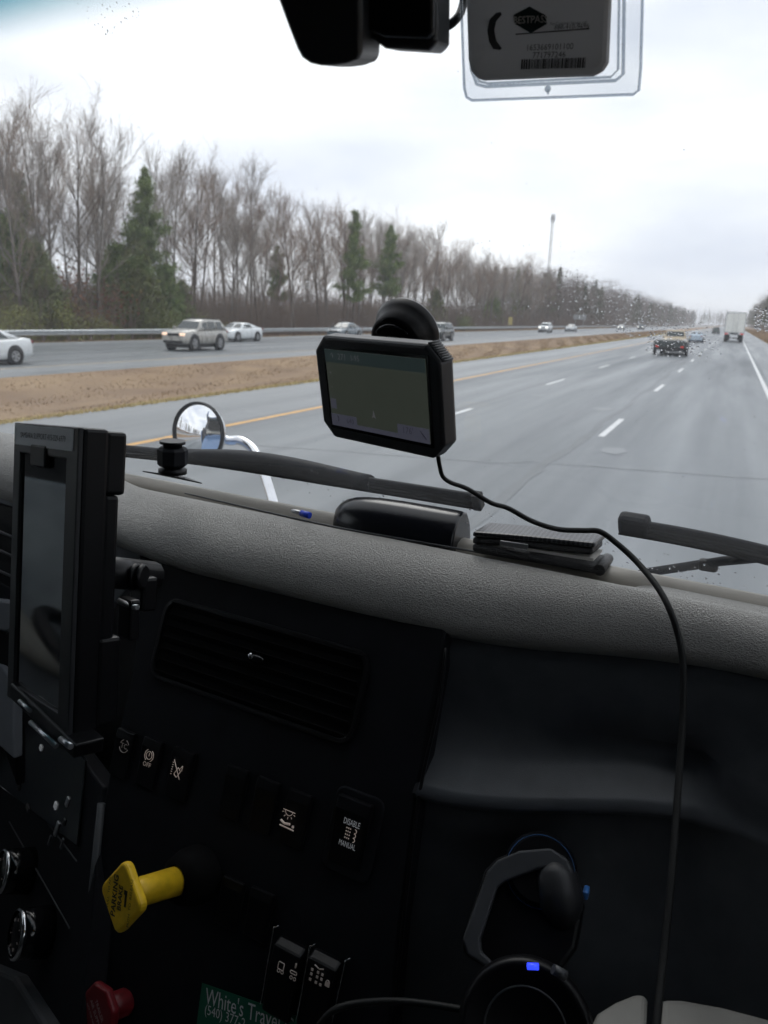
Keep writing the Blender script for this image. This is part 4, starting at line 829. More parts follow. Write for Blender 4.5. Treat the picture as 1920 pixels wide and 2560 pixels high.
b = MB(); b.lathe(mc, mn, [(rad * .99, -.004), (rad * 1.03, .004), (rad * 1.07, 0), (rad * 1.07, -.014), (rad * 1.0, -.02)], 40, caps=False); b.build('rubber_surround', MAT['rubber'], hm)
b = MB(); b.lathe(mc, mn, [(rad * 1.06, -.012), (rad * .98, -.035), (rad * .75, -.06), (rad * .3, -.075), (.01, -.078)], 40); b.build('housing', MAT['chrome'], hm)
b = MB(); b.tube(smooth_path([mc - mn * .07, at(490, 951, 2.64), at(520, 952, 2.62), at(548, 972, 2.58), at(568, 1015, 2.52), at(583, 1060, 2.48), at(600, 1120, 2.44), at(640, 1260, 2.38)], 6), .0165, 12); b.build('arm', MAT['chrome'], hm)

# ------------------------------------------------------------------ dashboard
D = thing('dashboard', C(-.5, .8, ZB), 'dark truck dashboard with grey leather top pad', 'dashboard')
crestY = [(-1.9, 1.0), (-1.1, .985), (-.888, .958), (-.705, .923), (-.584, .90), (-.46, .8766), (-.269, .868), (-.154, .863), (-.041, .868), (.08, .85), (.3, .79), (.75, .64)]
lowYZ = [(-1.9, .90, -.30), (-1.1, .86, -.30), (-.77, .82, -.332), (-.69, .82, -.348), (-.5, .81, -.350), (-.4, .805, -.355), (-.3, .80, -.3555), (-.21, .795, -.356), (-.04, .80, -.3345), (.075, .79, -.325), (.3, .72, -.325), (.75, .57, -.325)]
def crest(x):
    w = .05; return sum(lerp_tab(crestY, x + d) for d in (-w, 0, w)) / 3, -.28 + .052 * sstep(-.80, -1.05, x)
def lowp(x):
    w = .05; return sum(lerp_tab([(a, y) for a, y, z in lowYZ], x + d) for d in (-w, 0, w)) / 3, sum(lerp_tab([(a, z) for a, y, z in lowYZ], x + d) for d in (-w, 0, w)) / 3
def rim_y(x): return ws_y(x, -.276)
def pad_sec(x):
    yc, zc = crest(x); yl, zl = lowp(x); tr_ = 1 - sstep(-.115, -.035, x); yr = rim_y(x) - .04; yc = min(yc, yr - .025); out = [(yl + .04, zl - .022), (yl + .012, zl - .014), (yl + .002, zl - .005)]
    for k in range(11):
        t = k / 10 * math.pi / 2; out.append((yl + (yc - yl) * (1 - math.cos(t)), zl + (zc - zl) * math.sin(t)))
    f = min(.012, (yr - yc) * .2)
    out += [(yc + f * .4, zc - .0008), (yc + f, zc - .003 * tr_), (yc + f * 1.3, zc - .010 * tr_), (yc + f * 1.6, zc - .026 * tr_), (yr - .008, zc - .027 * tr_), (yr + .002, zc - .02 * tr_ - .001)]
    return [C(x, a, b_) for a, b_ in out]
XS = list(np.linspace(-1.85, -1.2, 6)) + list(np.linspace(-1.1, .2, 66)) + list(np.linspace(.26, .70, 8))
b = MB(); b.loft([pad_sec(x) for x in XS], closed=False); pad = b.build('dash_pad', MAT['leather_pad'], D); pad['label'] = 'grained grey leather pad along the dash top'
b = MB()
b.loft([[C(x, rim_y(x) - .044, -.305), C(x, rim_y(x) - .041, -.288 + .0), C(x, rim_y(x) - .034, -.279), C(x, rim_y(x) - .022, -.2755), C(x, rim_y(x) - .010, -.2775), C(x, rim_y(x) - .003, -.285), C(x, rim_y(x) - .003, -.34)] for x in XS], closed=False); b.build('windscreen_rim', MAT['rim_vinyl'], D)
b = MB(); b.tube([C(x, crest(x)[0] + .0045, crest(x)[1] + .0004) for x in np.linspace(-.74, -.10, 40)], .0013, 6); b.build('seam_piping', MAT['plastic_grey'], D)

# centre panel A, turned a little to the driver
UA = Vector((math.cos(R(6)), -math.sin(R(6)), 0)); DA = Vector((0, -math.sin(R(22)), -math.cos(R(22)))); DA = (DA - UA * DA.dot(UA)).normalized(); NA = DA.cross(UA).normalized()
OA = C(-.25, .795, -.362)
if NA.dot(EYE - OA) < 0: NA = -NA
VA = -DA
def hA(px, py, off=0.0): return hit(px, py, OA + NA * off, NA)
b = MB(); b.prism([hA(*p) for p in ((968, 1335), (958, 1420), (905, 1720), (868, 2000), (838, 2330), (120, 2330), (190, 2000), (222, 1730), (285, 1440), (300, 1190))], -NA * .03); cpn = b.build('centre_panel', MAT['plastic'], D, bevel=.006)
b = MB(); b.tube(smooth_path([hA(963, 1400, .001), hA(948, 1520, .001), hA(905, 1722, .0015), hA(870, 2000, .001), hA(840, 2300, .001)], 6), .0022, 6); b.build('panel_seam', MAT['plastic_smooth'], D)
def vec_at(px, py, dx, dy):
    return (hA(px + dx, py + dy) - hA(px, py))
# air vent
vc = (hA(360, 1292) + hA(806, 1398) + hA(762, 1602) + hA(330, 1480)) / 4
vw = (hA(806, 1398) - hA(362, 1292)).length; vh = (hA(806, 1398) - hA(762, 1602)).length
vent = MB(); o_ = rrect(vc + NA * .0, UA, VA, vw, vh, .022, 5); i_ = rrect(vc, UA, VA, vw - .012, vh - .012, .018, 5); n = len(o_)
vent.add([p for p in o_] + [p + NA * .006 for p in o_] + [p + NA * .006 for p in i_] + [p for p in i_], [(a * n + k, a * n + (k + 1) % n, (a + 1) * n + (k + 1) % n, (a + 1) * n + k) for a in range(3) for k in range(n)]); av = vent.build('air_vent', MAT['plastic_smooth'], D, bevel=.0015)
b = MB(); b.prism(rrect(vc + NA * .0005, UA, VA, vw - .012, vh - .012, .018, 5), NA * .0008); b.build('vent_shade_plate', MAT['vent_black'], av)  # flat black plate stands in for the shade of a recess
for k in range(7):
    c_ = vc + VA * (vh * (-.42 + .14 * k)) + NA * .004; sl_ = (NA * .5 + VA * .87); b = MB(); b.box(c_, (vw - .02, .009, .0012), (UA, sl_.normalized(), UA.cross(sl_).normalized())); b.build('slat', MAT['vent_black'], av)
b = MB(); kp = hA(555, 1422, .008); b.lathe(kp - UA * .012, UA, [(.0, 0), (.004, .001), (.0055, .008), (.0055, .016), (.003, .023), (0, .024)], 14); b.build('vent_knob', MAT['plastic_gloss'], av)
b = MB(); b.lathe(kp - UA * .0128 + NA * .001 + VA * .001, UA, [(.001, 0), (.0042, .0006), (.0052, .004), (.0048, .006)], 14); b.build('vent_knob_cap', MAT['chrome'], av)

# rocker switches
def rocker(px, py, w, h, m='plastic_smooth', raise_=.006, tilt=.5):
    c_ = hA(px, py); b = MB(); pr = [(-.5, 0), (-.5, raise_ * .55), (-.05, raise_ * .8), (.32, raise_ * 1.35), (.5, raise_ * 1.15), (.5, 0)]
    b.loft([[c_ + UA * (s * w / 2) + VA * (q * h) + NA * z for q, z in pr] for s in (-1, 1)], smooth=False); return b.build('rocker_switch', MAT[m], D, bevel=.0018)
def stroke(b, pts, r=.0005, off=.0): b.tube([p + NA * off for p in pts], r, 5)
def arc(c_, r, a0, a1, n=10): return [c_ + UA * (math.cos(R(a0 + (a1 - a0) * k / n)) * r) + VA * (math.sin(R(a0 + (a1 - a0) * k / n)) * r) for k in range(n + 1)]
PW, PH = .034, .066
sws = {}
for nm, px, py, w, h in (('tc', 268, 1628, PW, PH), ('off', 326, 1648, PW, PH), ('pump', 392, 1672, PW * 1.1, PH), ('blank', 508, 1712, PW, PH), ('blank', 574, 1740, PW, PH), ('lamp', 642, 1768, PW, PH), ('blank', 500, 1950, PW, PH * .9), ('blank', 562, 1975, PW, PH * .9)):
    sws.setdefault(nm, rocker(px, py, w, h))
bz_ = hA(765, 1800); b = MB(); b.prism(rrect(bz_, UA, VA, .066, .098, .012, 5), NA * .005); b.build('switch_bezel', MAT['plastic'], D, bevel=.002)
sws['dis'] = rocker(762, 1796, .046, .078, 'plastic_smooth', .011)
for nm, px, py in (('truck', 622, 2110), ('lock', 697, 2140)):
    c_ = hA(px, py); b = MB(); pr = [(-.5, 0), (-.5, .012), (.2, .02), (.42, .018), (.5, .008), (.5, 0)]
    b.loft([[c_ + UA * (s * .0195) + VA * (q * .085) + NA * z for q, z in pr] for s in (-1, 1)], smooth=False); sws[nm] = b.build('rocker_switch', MAT['plastic_smooth'], D, bevel=.003)
def edge(px0, py0, px1, py1):
    b = MB(); a_, e_ = hA(px0, py0, .0205), hA(px1, py1, .016); b.tube(smooth_path([a_ + UA * .006, a_ + UA * .001 - VA * .005, a_ - VA * .012, e_], 4), .0009, 6); b.build('switch_edge_glint', MAT['chrome'], D)  # chrome line put where the rocker's glossy edge shines
edge(594, 1995, 563, 2170); edge(672, 2035, 640, 2205); edge(748, 2065, 716, 2215)
tip = .0092
# icons
b = MB(); c_ = hA(268, 1612, tip)
stroke(b, arc(c_, .0085, 200, 340)); stroke(b, arc(c_, .0085, 25, 75)); stroke(b, arc(c_, .0085, 110, 160)); b.build('icon', MAT['icon_dim'], sws['tc']); text('lettering', 'TC', .010, c_, UA, VA, MAT['icon_dim'], sws['tc'])
b = MB(); c_ = hA(322, 1632, tip); stroke(b, arc(c_, .0052, 0, 360, 16)); stroke(b, arc(c_, .008, -60, 60)); stroke(b, arc(c_, .008, 120, 240)); stroke(b, [c_ + VA * .003, c_ - VA * .001]); b.build('icon', MAT['icon_white'], sws['off']); text('lettering', 'OFF', .0085, c_ - VA * .0125, UA, VA, MAT['icon_white'], sws['off'])
b = MB(); c_ = hA(381, 1660, tip)
for s0, s1 in (((-.007, .010), (.009, -.012)), ((.003, .002), (.008, -.002)), ((.003, .002), (-.002, -.008)), ((-.002, -.008), (.003, -.011)), ((.003, -.011), (.008, -.002)), ((.006, .001), (.0095, .006)), ((.0095, .006), (.0095, -.001))): stroke(b, [c_ + UA * s0[0] + VA * s0[1], c_ + UA * s1[0] + VA * s1[1]], .0006)
for k in range(6): stroke(b, [c_ - UA * .008 + VA * (.006 - k * .003), c_ - UA * .0065 + VA * (.006 - k * .003)], .0006)
b.build('icon', MAT['icon_white'], sws['pump'])
b = MB(); c_ = hA(625, 1752, tip); stroke(b, [c_ - UA * .009, c_ + UA * .009]); stroke(b, arc(c_, .0055, 180, 360))
for a in (200, 235, 270, 305, 340): stroke(b, [c_ + (UA * math.cos(R(a)) + VA * math.sin(R(a))) * q for q in (.0075, .0100)])
e_ = hA(620, 1780, tip); stroke(b, [e_ - UA * .010 + VA * .002, e_ - UA * .004 - VA * .0005, e_ + UA * .004 + VA * .001], .0015); b.lathe(e_ + UA * .009 - VA * .0005, NA, [(.0018, 0), (.0018, .0004)], 10); stroke(b, [e_ - UA * .010 - VA * .004, e_ + UA * .011 - VA * .0045], .0009); b.build('icon', MAT['icon_white'], sws['lamp'])
c_ = hA(755, 1802, .0150); text('lettering', 'DISABLE', .0098, c_ + VA * .0125, UA, VA, MAT['icon_grey'], sws['dis'], squeeze=.62); text('lettering', 'MANUAL', .0090, c_ - VA * .0125, UA, VA, MAT['icon_grey'], sws['dis'], squeeze=.62)
b = MB()
for r_ in range(4):
    for q in range(3): b.lathe(c_ - UA * (.005 - q * .0025) + VA * (.006 - r_ * .0037), NA, [(.0009, 0), (.0009, .0004)], 6)
for r_ in range(3): stroke(b, arc(c_ + UA * .006 + VA * (.005 - .005 * r_), .0022, -90, 100, 6), .0005)
b.build('icon', MAT['icon_white'], sws['dis'])
c_ = hA(622, 2095, .0205); b = MB()
for q, w_, h_ in ((-.010, .008, .008), (.008, .009, .003)): stroke(b, rrect(c_ + UA * q, UA, VA, w_, h_, .001, 2) + [rrect(c_ + UA * q, UA, VA, w_, h_, .001, 2)[0]], .0006)
for q in (-.012, -.007, .006, .011): stroke(b, arc(c_ + UA * q - VA * .006, .0018, 0, 360, 8), .0005)
stroke(b, [c_ + UA * .009 + VA * .011, c_ + UA * .009 + VA * .006], .0011); b.build('icon', MAT['icon_dim'], sws['truck'])
c_ = hA(688, 2112, .0205); b = MB()
for x_ in (-.008, .0, .006):
    for y_ in (-.006, .0, .005): b.box(c_ + UA * (x_ - .002) + VA * y_, (.0028, .0028, .0006), (UA, VA, NA))
b.box(c_ + UA * .0125 - VA * .002, (.006, .005, .0006), (UA, VA, NA)); stroke(b, arc(c_ + UA * .0125, .0022, 0, 180), .0006); stroke(b, [c_ - UA * .008 + VA * .011, c_ - UA * .002 + VA * .009], .0008); stroke(b, [c_ + UA * .004 + VA * .011, c_ - UA * .001 + VA * .009], .0008); b.build('icon', MAT['icon_dim'], sws['lock'])

# pull knobs of the parking brakes
KX, KY, KN = Vector((.7505, -.4001, -.5261)), Vector((.6, .0787, .7961)), Vector((-.2771, -.9131, .2991))
def knob(name, pos, m, s, corners, label):
    t = C(*pos); pts = corners(t); b = MB(); b.prism(pts, -KN * .012); k_ = b.build(name, MAT[m], D, bevel=.004, seg=3); k_['label'] = label
    b = MB(); b.tube([t - KN * .01, t - KN * .03, t - KN * .11], [.015, .017, .018], 18); b.build('stem', MAT[m], k_); b = MB(); b.lathe(t - KN * .16, KN, [(.038, 0), (.036, .06), (.028, .080), (.0195, .082)], 24, caps=False); b.build('stem_shade_collar', MAT['vent_black'], k_); return k_, t  # black collar added where the shaft fades into shade
k1, t1 = knob('parking_brake_knob', (-.572, .579, -.676), 'yellow', .06, lambda t: rrect(t, KX, KY, .062, .062, .010, 4), 'yellow diamond parking brake pull knob')
tu, tv = (KY - KX).normalized(), (-KX - KY).normalized()
text('lettering', 'PARKING', .0125, t1 + tv * .010, tu, tv, MAT['ink'], k1, squeeze=.9, bold=.03); text('lettering', 'BRAKE', .0105, t1 + tv * -.001, tu, tv, MAT['ink'], k1, squeeze=.9, bold=.03)
text('lettering', 'PULL  TO APPLY', .0058, t1 + tv * .0225 + tu * .004, tu, tv, MAT['ink'], k1); text('lettering', 'PUSH  TO  RELEASE', .0062, t1 - tv * .021 - tu * .0, tu, tv, MAT['ink'], k1)
b = MB(); q = t1 - tv * .0115; b.box(q, (.014, .0035, .0006), (tu, tv, KN)); b.box(q + tu * .0085 + tv * .001, (.005, .006, .0006), (tu, tv, KN)); b.build('truck_symbol', MAT['ink'], k1)
vR = at(208, 2190, .98) - EYE
k2, t2 = knob('trailer_supply_knob', tuple(vR), 'red', .05, lambda t: [t + (KX * math.cos(R(22.5 + 45 * k)) + KY * math.sin(R(22.5 + 45 * k))) * .036 for k in range(8)], 'dark red octagonal trailer air supply knob')
for i_, (s_, z_) in enumerate((('TRAILER', .0085), ('AIR SUPPLY', .0085), ('NOT FOR PARKING', .005))): text('lettering', s_, z_, t2 + KY * (.008 - .010 * i_), KX, KY, MAT['lettering_pale'], k2, squeeze=.85)

# radio and heater stack C, turned further to the driver
UC = Vector((math.cos(R(33)), -math.sin(R(33)), 0)); VC = -(Vector((0, -math.sin(R(24)), -math.cos(R(24))))); VC = (VC - UC * VC.dot(UC)).normalized(); NC = UC.cross(VC).normalized(); OC = hA(218, 1790)
if NC.dot(EYE - OC) < 0: NC = -NC
def hC(px, py, off=0.0): return hit(px, py, OC + NC * off, NC)
b = MB(); b.prism([hC(*p) for p in ((222, 1700), (196, 2020), (160, 2330), (-260, 2330), (-200, 1430), (60, 1480))], -NC * .03); b.build('radio_panel', MAT['plastic'], D, bevel=.004)
b = MB(); b.tube([hA(220, 1735, .002), hA(192, 2010, .002), hA(165, 2300, .002)], .006, 8); b.build('panel_edge', MAT['plastic_grey'], D)
def bar(p, q, r, m, name): b = MB(); b.tube([hC(*p, .012), hC(*q, .012)], r, 6); return b.build(name, MAT[m], D)
pass
b = MB(); rc = hC(80, 1640); b.prism([hC(*p, .001) for p in ((20, 1500), (190, 1640), (172, 1830), (-20, 1680))], NC * .004); rad_ = b.build('radio', MAT['plastic_gloss'], D, bevel=.002)
for px, py, w, h, m in ((88, 1615, .012, .008, 'icon_grey'), (25, 1580, .010, .018, 'icon_grey'), (145, 1732, .010, .014, 'silver'), (120, 1740, .012, .010, 'icon_grey'), (122, 1790, .010, .022, 'silver'), (138, 1775, .008, .010, 'plastic_grey'), (107, 1815, .006, .016, 'plastic_grey'), (60, 1745, .02, .008, 'plastic_grey'), (40, 1700, .012, .010, 'plastic_grey'), (134, 1822, .006, .016, 'plastic_grey')):
    b = MB(); b.box(hC(px, py, .006), (w, h, .003), (UC, VC, NC)); b.build('radio_button', MAT[m], rad_, bevel=.001)
for a_, e_ in (((45, 1700), (165, 1860)), ((20, 1775), (150, 2005))): b = MB(); b.tube([hC(*a_, .003), hC(*e_, .003)], .0012, 5); b.build('panel_line', MAT['plastic_grey'], D)
for px, py, lab in ((104, 2012, 'lower heater dial with chrome ring'), (66, 1880, 'upper heater dial with chrome ring')):
    c0 = hC(px, py); b = MB(); b.lathe(c0, NC, [(.036, 0), (.034, .03), (.033, .044), (.024, .046), (.0, .047)], 28); k_ = b.build('heater_dial', MAT['plastic_gloss'], D); k_['label'] = lab
    b = MB(); b.lathe(c0, NC, [(.033, .040), (.0348, .042), (.0342, .0465), (.031, .0475)], 28, caps=False); b.build('dial_ring', MAT['chrome'], k_)
    b = MB()
    for k in range(7): a = R(150 - 50 * k); b.box(c0 + NC * .047 + (UC * math.cos(a) + VC * math.sin(a)) * .02, (.004, .0012, .0005), (UC * math.cos(a) + VC * math.sin(a), VC * math.cos(a) - UC * math.sin(a), NC))
    b.build('dial_marks', MAT['icon_dim'], k_)
b = MB(); b.prism([hC(*p, .02) for p in ((-40, 2080), (30, 2110), (105, 2230), (60, 2330), (-60, 2330))], -NC * .03); b.build('lower_trim', MAT['plastic_grey'], D, bevel=.006)

# instrument hood at the far left, half behind the tablet
ND = Vector((.12, -.95, .28)).normalized(); OD = C(-.95, .84, -.40)
def hD(px, py, off=0.0): return hit(px, py, OD + ND * off, ND)
def slab(name, pts, m, off=0.0, th=.02, parent=None, bevel=.003): b = MB(); b.prism([hD(*p, off) for p in pts], -ND * th); return b.build(name, MAT[m], parent or D, bevel=bevel)
slab('instrument_panel', ((-300, 1030), (70, 1078), (300, 1160), (300, 1250), (60, 1480), (-300, 1420)), 'panel_blue_grey')
sv = slab('side_vent', ((-80, 1060), (18, 1092), (50, 1100), (50, 1290), (-30, 1240), (-60, 1200)), 'plastic_smooth', .004, .006)
for a_, e_ in (((-20, 1180), (50, 1212)), ((-20, 1225), (50, 1256)), ((-20, 1140), (50, 1170))): b = MB(); b.tube([hD(*a_, .006), hD(*e_, .006)], .0022, 6); b.build('slat', MAT['plastic_grey'], sv)
slab('trim_band', ((-60, 1225), (50, 1285), (50, 1330), (-60, 1262)), 'plastic', .005, .02); slab('column_cover', ((-60, 1290), (20, 1300), (40, 1312), (38, 1345), (12, 1366), (-60, 1340)), 'panel_blue_grey', .03, .03); slab('column_shroud', ((-60, 1345), (12, 1368), (36, 1345), (36, 1700), (-60, 1440)), 'plastic_smooth', .012, .02)
slab('knee_panel', ((-60, 1420), (5, 1440), (30, 1475), (30, 1640), (-60, 1560)), 'panel_blue_grey', .022, .02)

# passenger side panel B: a scooped face with a rolled lip above the lower panel
def B_sec(x):
    t = sstep(-.25, .05, x); top = lowp(x); yt = top[0] + .012; zt = top[1] - .012
    yl = .722 + .045 * t - .45 * max(0, x - .08); zl = -.528 + .035 * t; f = 1 - sstep(.0, .07, x); yb = yt - .0
    ym = yt - .005; pr = [(yt + .02, zt + .01), (ym, zt - .015), (ym - .0, zt - .05), (ym - .004, zt - .09)]
    pr += [(yl + .055 * f + .012, zl + .050), (yl + .036 * f + .008, zl + .027), (yl + .012, zl + .008), (yl, zl), (yl + .004 * f, zl - .008), (yl + .020 * f, zl - .016), (yl + .022 * f - .004, zl - .05), (yl + .010 * f - .03, -.66), (yl - .06, -.80), (yl - .1, -1.29)]
    return [C(x, a, b_) for a, b_ in pr]
b = MB(); b.loft([B_sec(x) for x in np.linspace(-.262, .70, 44)], closed=False); b.build('passenger_panel', MAT['panel_charcoal'], D)
b = MB(); b.prism([B_sec(-.262)[k] for k in range(14)] + [C(-.262, 1.0, -1.29), C(-.262, 1.0, -.35)], Vector((-.004, 0, 0))); b.build('panel_return', MAT['plastic'], D)
# pale lower shelf at the bottom right
zS = EYE.z - .60
def hS(px, py): return hit(px, py, Vector((0, 0, zS)), Vector((0, 0, 1)))
for pts, nm in ((((1270, 2225), (1290, 2185), (1330, 2160), (1368, 2145), (1392, 2143), (1400, 2156), (1398, 2200), (1385, 2420), (1270, 2420)), 'cup_tray'), (((1424, 2152), (1470, 2152), (1560, 2168), (1720, 2210), (1760, 2420), (1408, 2420)), 'cup_tray')):
    b = MB(); b.prism([hS(*p) for p in pts], Vector((0, 0, -.05))); b.build(nm, MAT['panel_beige'], D, bevel=.008, seg=3)

# ------------------------------------------------------------------ things on and around the dash
# tablet in its rugged cradle
TX, TY, TN = Vector((.9388, -.3328, .0885)), Vector((-.034, .1662, .9855)), Vector((-.3427, -.9282, .1447)); TC_ = C(-.6093, .5426, -.2681)
tb = thing('tablet', TC_ - TY * .15, 'upright black tablet in a rugged cradle with a white support label', 'tablet')
b = MB(); b.box(TC_ - TN * .013, (.15, .30, .026), (TX, TY, TN)); b.box(TC_ - TN * .034 + TY * .117 + TX * .002, (.145, .062, .022), (TX, TY, TN)); b.box(TC_ - TN * .031 - TY * .03 + TX * .002, (.145, .232, .016), (TX, TY, TN)); b.box(TC_ - TN * .034 - TY * .10 + TX * .003, (.147, .09, .024), (TX, TY, TN)); b.build('cradle', MAT['plastic_smooth'], tb, bevel=.004)
b = MB(); n_ = 4
ou = [TC_ + TX * a * .0748 + TY * c_ * .1498 for a, c_ in ((-1, -1), (1, -1), (1, 1), (-1, 1))]; iu = [TC_ + TX * (a * .0545 - .004) + TY * (c_ * .125 - .006) for a, c_ in ((-1, -1), (1, -1), (1, 1), (-1, 1))]
b.add([p + TN * .0005 for p in ou] + [p + TN * .005 for p in ou] + [p + TN * .005 for p in iu] + [p + TN * .0005 for p in iu], [(a * 4 + k, a * 4 + (k + 1) % 4, (a + 1) * 4 + (k + 1) % 4, (a + 1) * 4 + k) for a in range(3) for k in range(4)]); b.build('bezel', MAT['device_plastic'], tb, bevel=.0012)
b = MB(); b.box(TC_ - TX * .004 - TY * .006 + TN * .0014, (.108, .249, .0012), (TX, TY, TN)); b.build('screen', MAT['screen_black'], tb)
b = MB(); b.box(TC_ + TY * .118 + TN * .0045 - TX * .010, (.036, .022, .006), (TX, TY, TN)); b.build('release_tab', MAT['plastic_smooth'], tb, bevel=.002)
b = MB(); b.box(TC_ + TY * .1375 - TX * .002 + TN * .0056, (.135, .021, .0008), (TX, TY, TN)); lb = b.build('support_label', MAT['label_white'], tb); text('lettering', 'SAMSARA SUPPORT 415-329-6979', .0082, TC_ + TY * .1375 + TN * .0061 - TX * .002, TX, TY, MAT['ink_grey'], lb, squeeze=.88)
b = MB(); b.tube([TC_ - TN * .04 - TY * .0, TC_ - TN * .14 - TY * .02 - TX * .03], .018, 12); b.build('mount_arm', MAT['plastic_smooth'], tb)
mk_ = at(278, 1243, .86); ma = (TX * .8 - TN * .6).normalized()
for k in range(3):
    b = MB(); b.lathe(mk_ + ma * (.008 * k), ma, [(.012, -.003), (.0155, 0), (.012, .003)], 18); b.build('clamp_ring', MAT['plastic_smooth'], tb)
b = MB(); b.lathe(at(303, 1262, .87), ma, [(.004, -.004), (.004, .002), (.0, .004)], 10); b.build('bolt', MAT['chrome'], tb); b = MB(); b.box(at(310, 1280, .88), (.03, .04, .02), (TX, TY, TN)); b.build('clamp_body', MAT['plastic_smooth'], tb, bevel=.004)
b = MB(); b.tube([at(254, 1297, .82), at(283, 1310, .82), at(297, 1312, .815)], .0032, 6); b.build('clamp_lever', MAT['silver'], tb); b = MB(); b.box(at(278, 1335, .83), (.028, .045, .012), (TX, TY, TN)); b.build('clamp_pad', MAT['plastic_smooth'], tb, bevel=.003)

for p_, q_, r_ in (((42, 1514), (66, 1536), .0022), ((66, 1560), (122, 1612), .0026), ((131, 1596), (153, 1613), .003)):
    b = MB(); b.tube([hit(*p_, TC_ + TN * .012, TN), hit(*q_, TC_ + TN * .012, TN)], r_, 8); b.build('cradle_lip', MAT['silver'], tb)
b = MB(); b.prism([hit(a, c_, TC_ + TN * .008, TN) for a, c_ in ((22, 1475), (162, 1610), (158, 1640), (20, 1508))], -TN * .03); b.build('cradle_foot', MAT['plastic_smooth'], tb, bevel=.002)
# satellite navigator on its suction mount
GX, GY, GN = Vector((.9312, -.3645, -.0098)), Vector((-.0537, -.1636, .9851)), Vector((-.3606, -.9167, -.1719)); GC = C(-.305, .6725, -.0765)
gp = thing('gps_navigator', GC - GY * .06, 'black satellite navigator with a dim map on its suction mount', 'navigator'); gw, gh = .168, .105
def octo(c_, w, h, q): return [c_ + GX * x_ + GY * y_ for x_, y_ in ((w / 2 - q, h / 2), (-w / 2 + q, h / 2), (-w / 2, h / 2 - q), (-w / 2, -h / 2 + q), (-w / 2 + q, -h / 2), (w / 2 - q, -h / 2), (w / 2, -h / 2 + q), (w / 2, h / 2 - q))]
b = MB(); b.loft([octo(GC - GN * .024, gw * .93, gh * .9, .012), octo(GC - GN * .018, gw, gh, .015), octo(GC - GN * .003, gw, gh, .015), octo(GC, gw * .985, gh * .975, .0145)], smooth=False); b.build('body', MAT['device_plastic'], gp, bevel=.0025)
b = MB()
for k in range(9):
    t = k / 8; p = GC + GX * (gw / 2 - .0145 * (1 - t) - .0) + GY * (gh / 2 - .0145 * t) - GN * .011 + (GX + GY) * .0002; b.tube([p + GN * .007, p - GN * .007], .0011, 5)
b.build('grip_ribs', MAT['plastic_grey'], gp)
sw_, sh_ = .135, .0775; sc = GC + GY * .001 + GX * .0015
b = MB(); b.box(sc + GN * .0003, (sw_ + .007, sh_ + .007, .0008), (GX, GY, GN)); b.build('screen_border', MAT['plastic_gloss'], gp)
b = MB(); b.box(sc + GN * .0010, (sw_, sh_, .0008), (GX, GY, GN)); scr = b.build('screen', MAT['gps_map'], gp)
def gbox(x0, x1, y0, y1, m, off=.0016, nm='screen_area'):
    b = MB(); b.box(sc + GX * ((x0 + x1) / 2 * sw_) + GY * ((y0 + y1) / 2 * sh_) + GN * off, ((x1 - x0) * sw_, (y1 - y0) * sh_, .0002), (GX, GY, GN)); return b.build(nm, MAT[m], scr)
gbox(-.5, .5, .34, .5, 'gps_bar'); gbox(-.5, .5, -.5, -.44, 'gps_tray'); gbox(-.5, -.22, -.44, -.34, 'gps_tray'); gbox(.20, .5, -.44, -.32, 'gps_tray'); gbox(-.49, -.43, -.27, -.14, 'gps_tray', nm='screen_key')
def gt(s_, x_, y_, z_, m='gps_text'): text('screen_text', s_, z_, sc + GX * (x_ * sw_) + GY * (y_ * sh_) + GN * .0018, GX, GY, MAT[m], scr)
gt('\u2191', -.42, .42, .008); gt('271', -.31, .42, .0085); gt('I-95', -.17, .42, .008); gt('640', -.29, -.41, .0075, 'gps_ink'); gt("176'", .30, -.385, .0085, 'gps_ink'); gt('+', -.455, .2, .006); gt('\u2013', -.455, .02, .006)
b = MB(); p = sc + GN * .0018 + GY * (-.26 * sh_) + GX * (-.03 * sw_); b.prism([p + GY * .004, p - GX * .0025 - GY * .004, p - GY * .002, p + GX * .0025 - GY * .004], GN * .0002); b.build('position_arrow', MAT['gps_text'], scr)
b = MB(); p = sc + GN * .0018 + GY * (-.40 * sh_) + GX * (-.44 * sw_); b.tube([p + GX * (.003 * math.cos(R(a))) + GY * (.003 * math.sin(R(a))) for a in range(-120, 100, 20)], .0005, 4); p2 = sc + GN * .0018 + GY * (-.40 * sh_) + GX * (.44 * sw_); b.tube([p2 - GX * .003 + GY * .003, p2 + GX * .004 - GY * .004], .0008, 4); b.build('screen_icons', MAT['gps_ink'], scr)
cp = ws_hit(882, 712, -.004); b = MB(); nwi = -NW
b.lathe(cp, nwi, [(.037, .0), (.038, .003), (.035, .010), (.031, .016), (.030, .028), (.027, .030), (.0, .031)], 36); b.build('suction_cup', MAT['plastic_smooth'], gp)
u2 = Vector((1, -.121, 0)).normalized(); v2 = nwi.cross(u2); v2 = v2 if v2.z > 0 else -v2
b = MB(); b.prism([cp + nwi * .0305 + u2 * (.024 * math.cos(R(a))) + v2 * (.024 * math.sin(R(a))) for a in range(35, 150, 10)] + [cp + nwi * .0305 + u2 * (.020 * math.cos(R(a))) + v2 * (.020 * math.sin(R(a))) for a in range(145, 30, -10)], nwi * .003); b.build('suction_lever', MAT['plastic_gloss'], gp, bevel=.001)
b = MB(); b.tube(smooth_path([cp + nwi * .028, cp + nwi * .055 - Vector((0, 0, .012)), GC - GN * .045 + GY * .012, GC - GN * .022], 5), [.012] * 15 + [.014], 12); b.build('mount_arm', MAT['plastic_smooth'], gp)

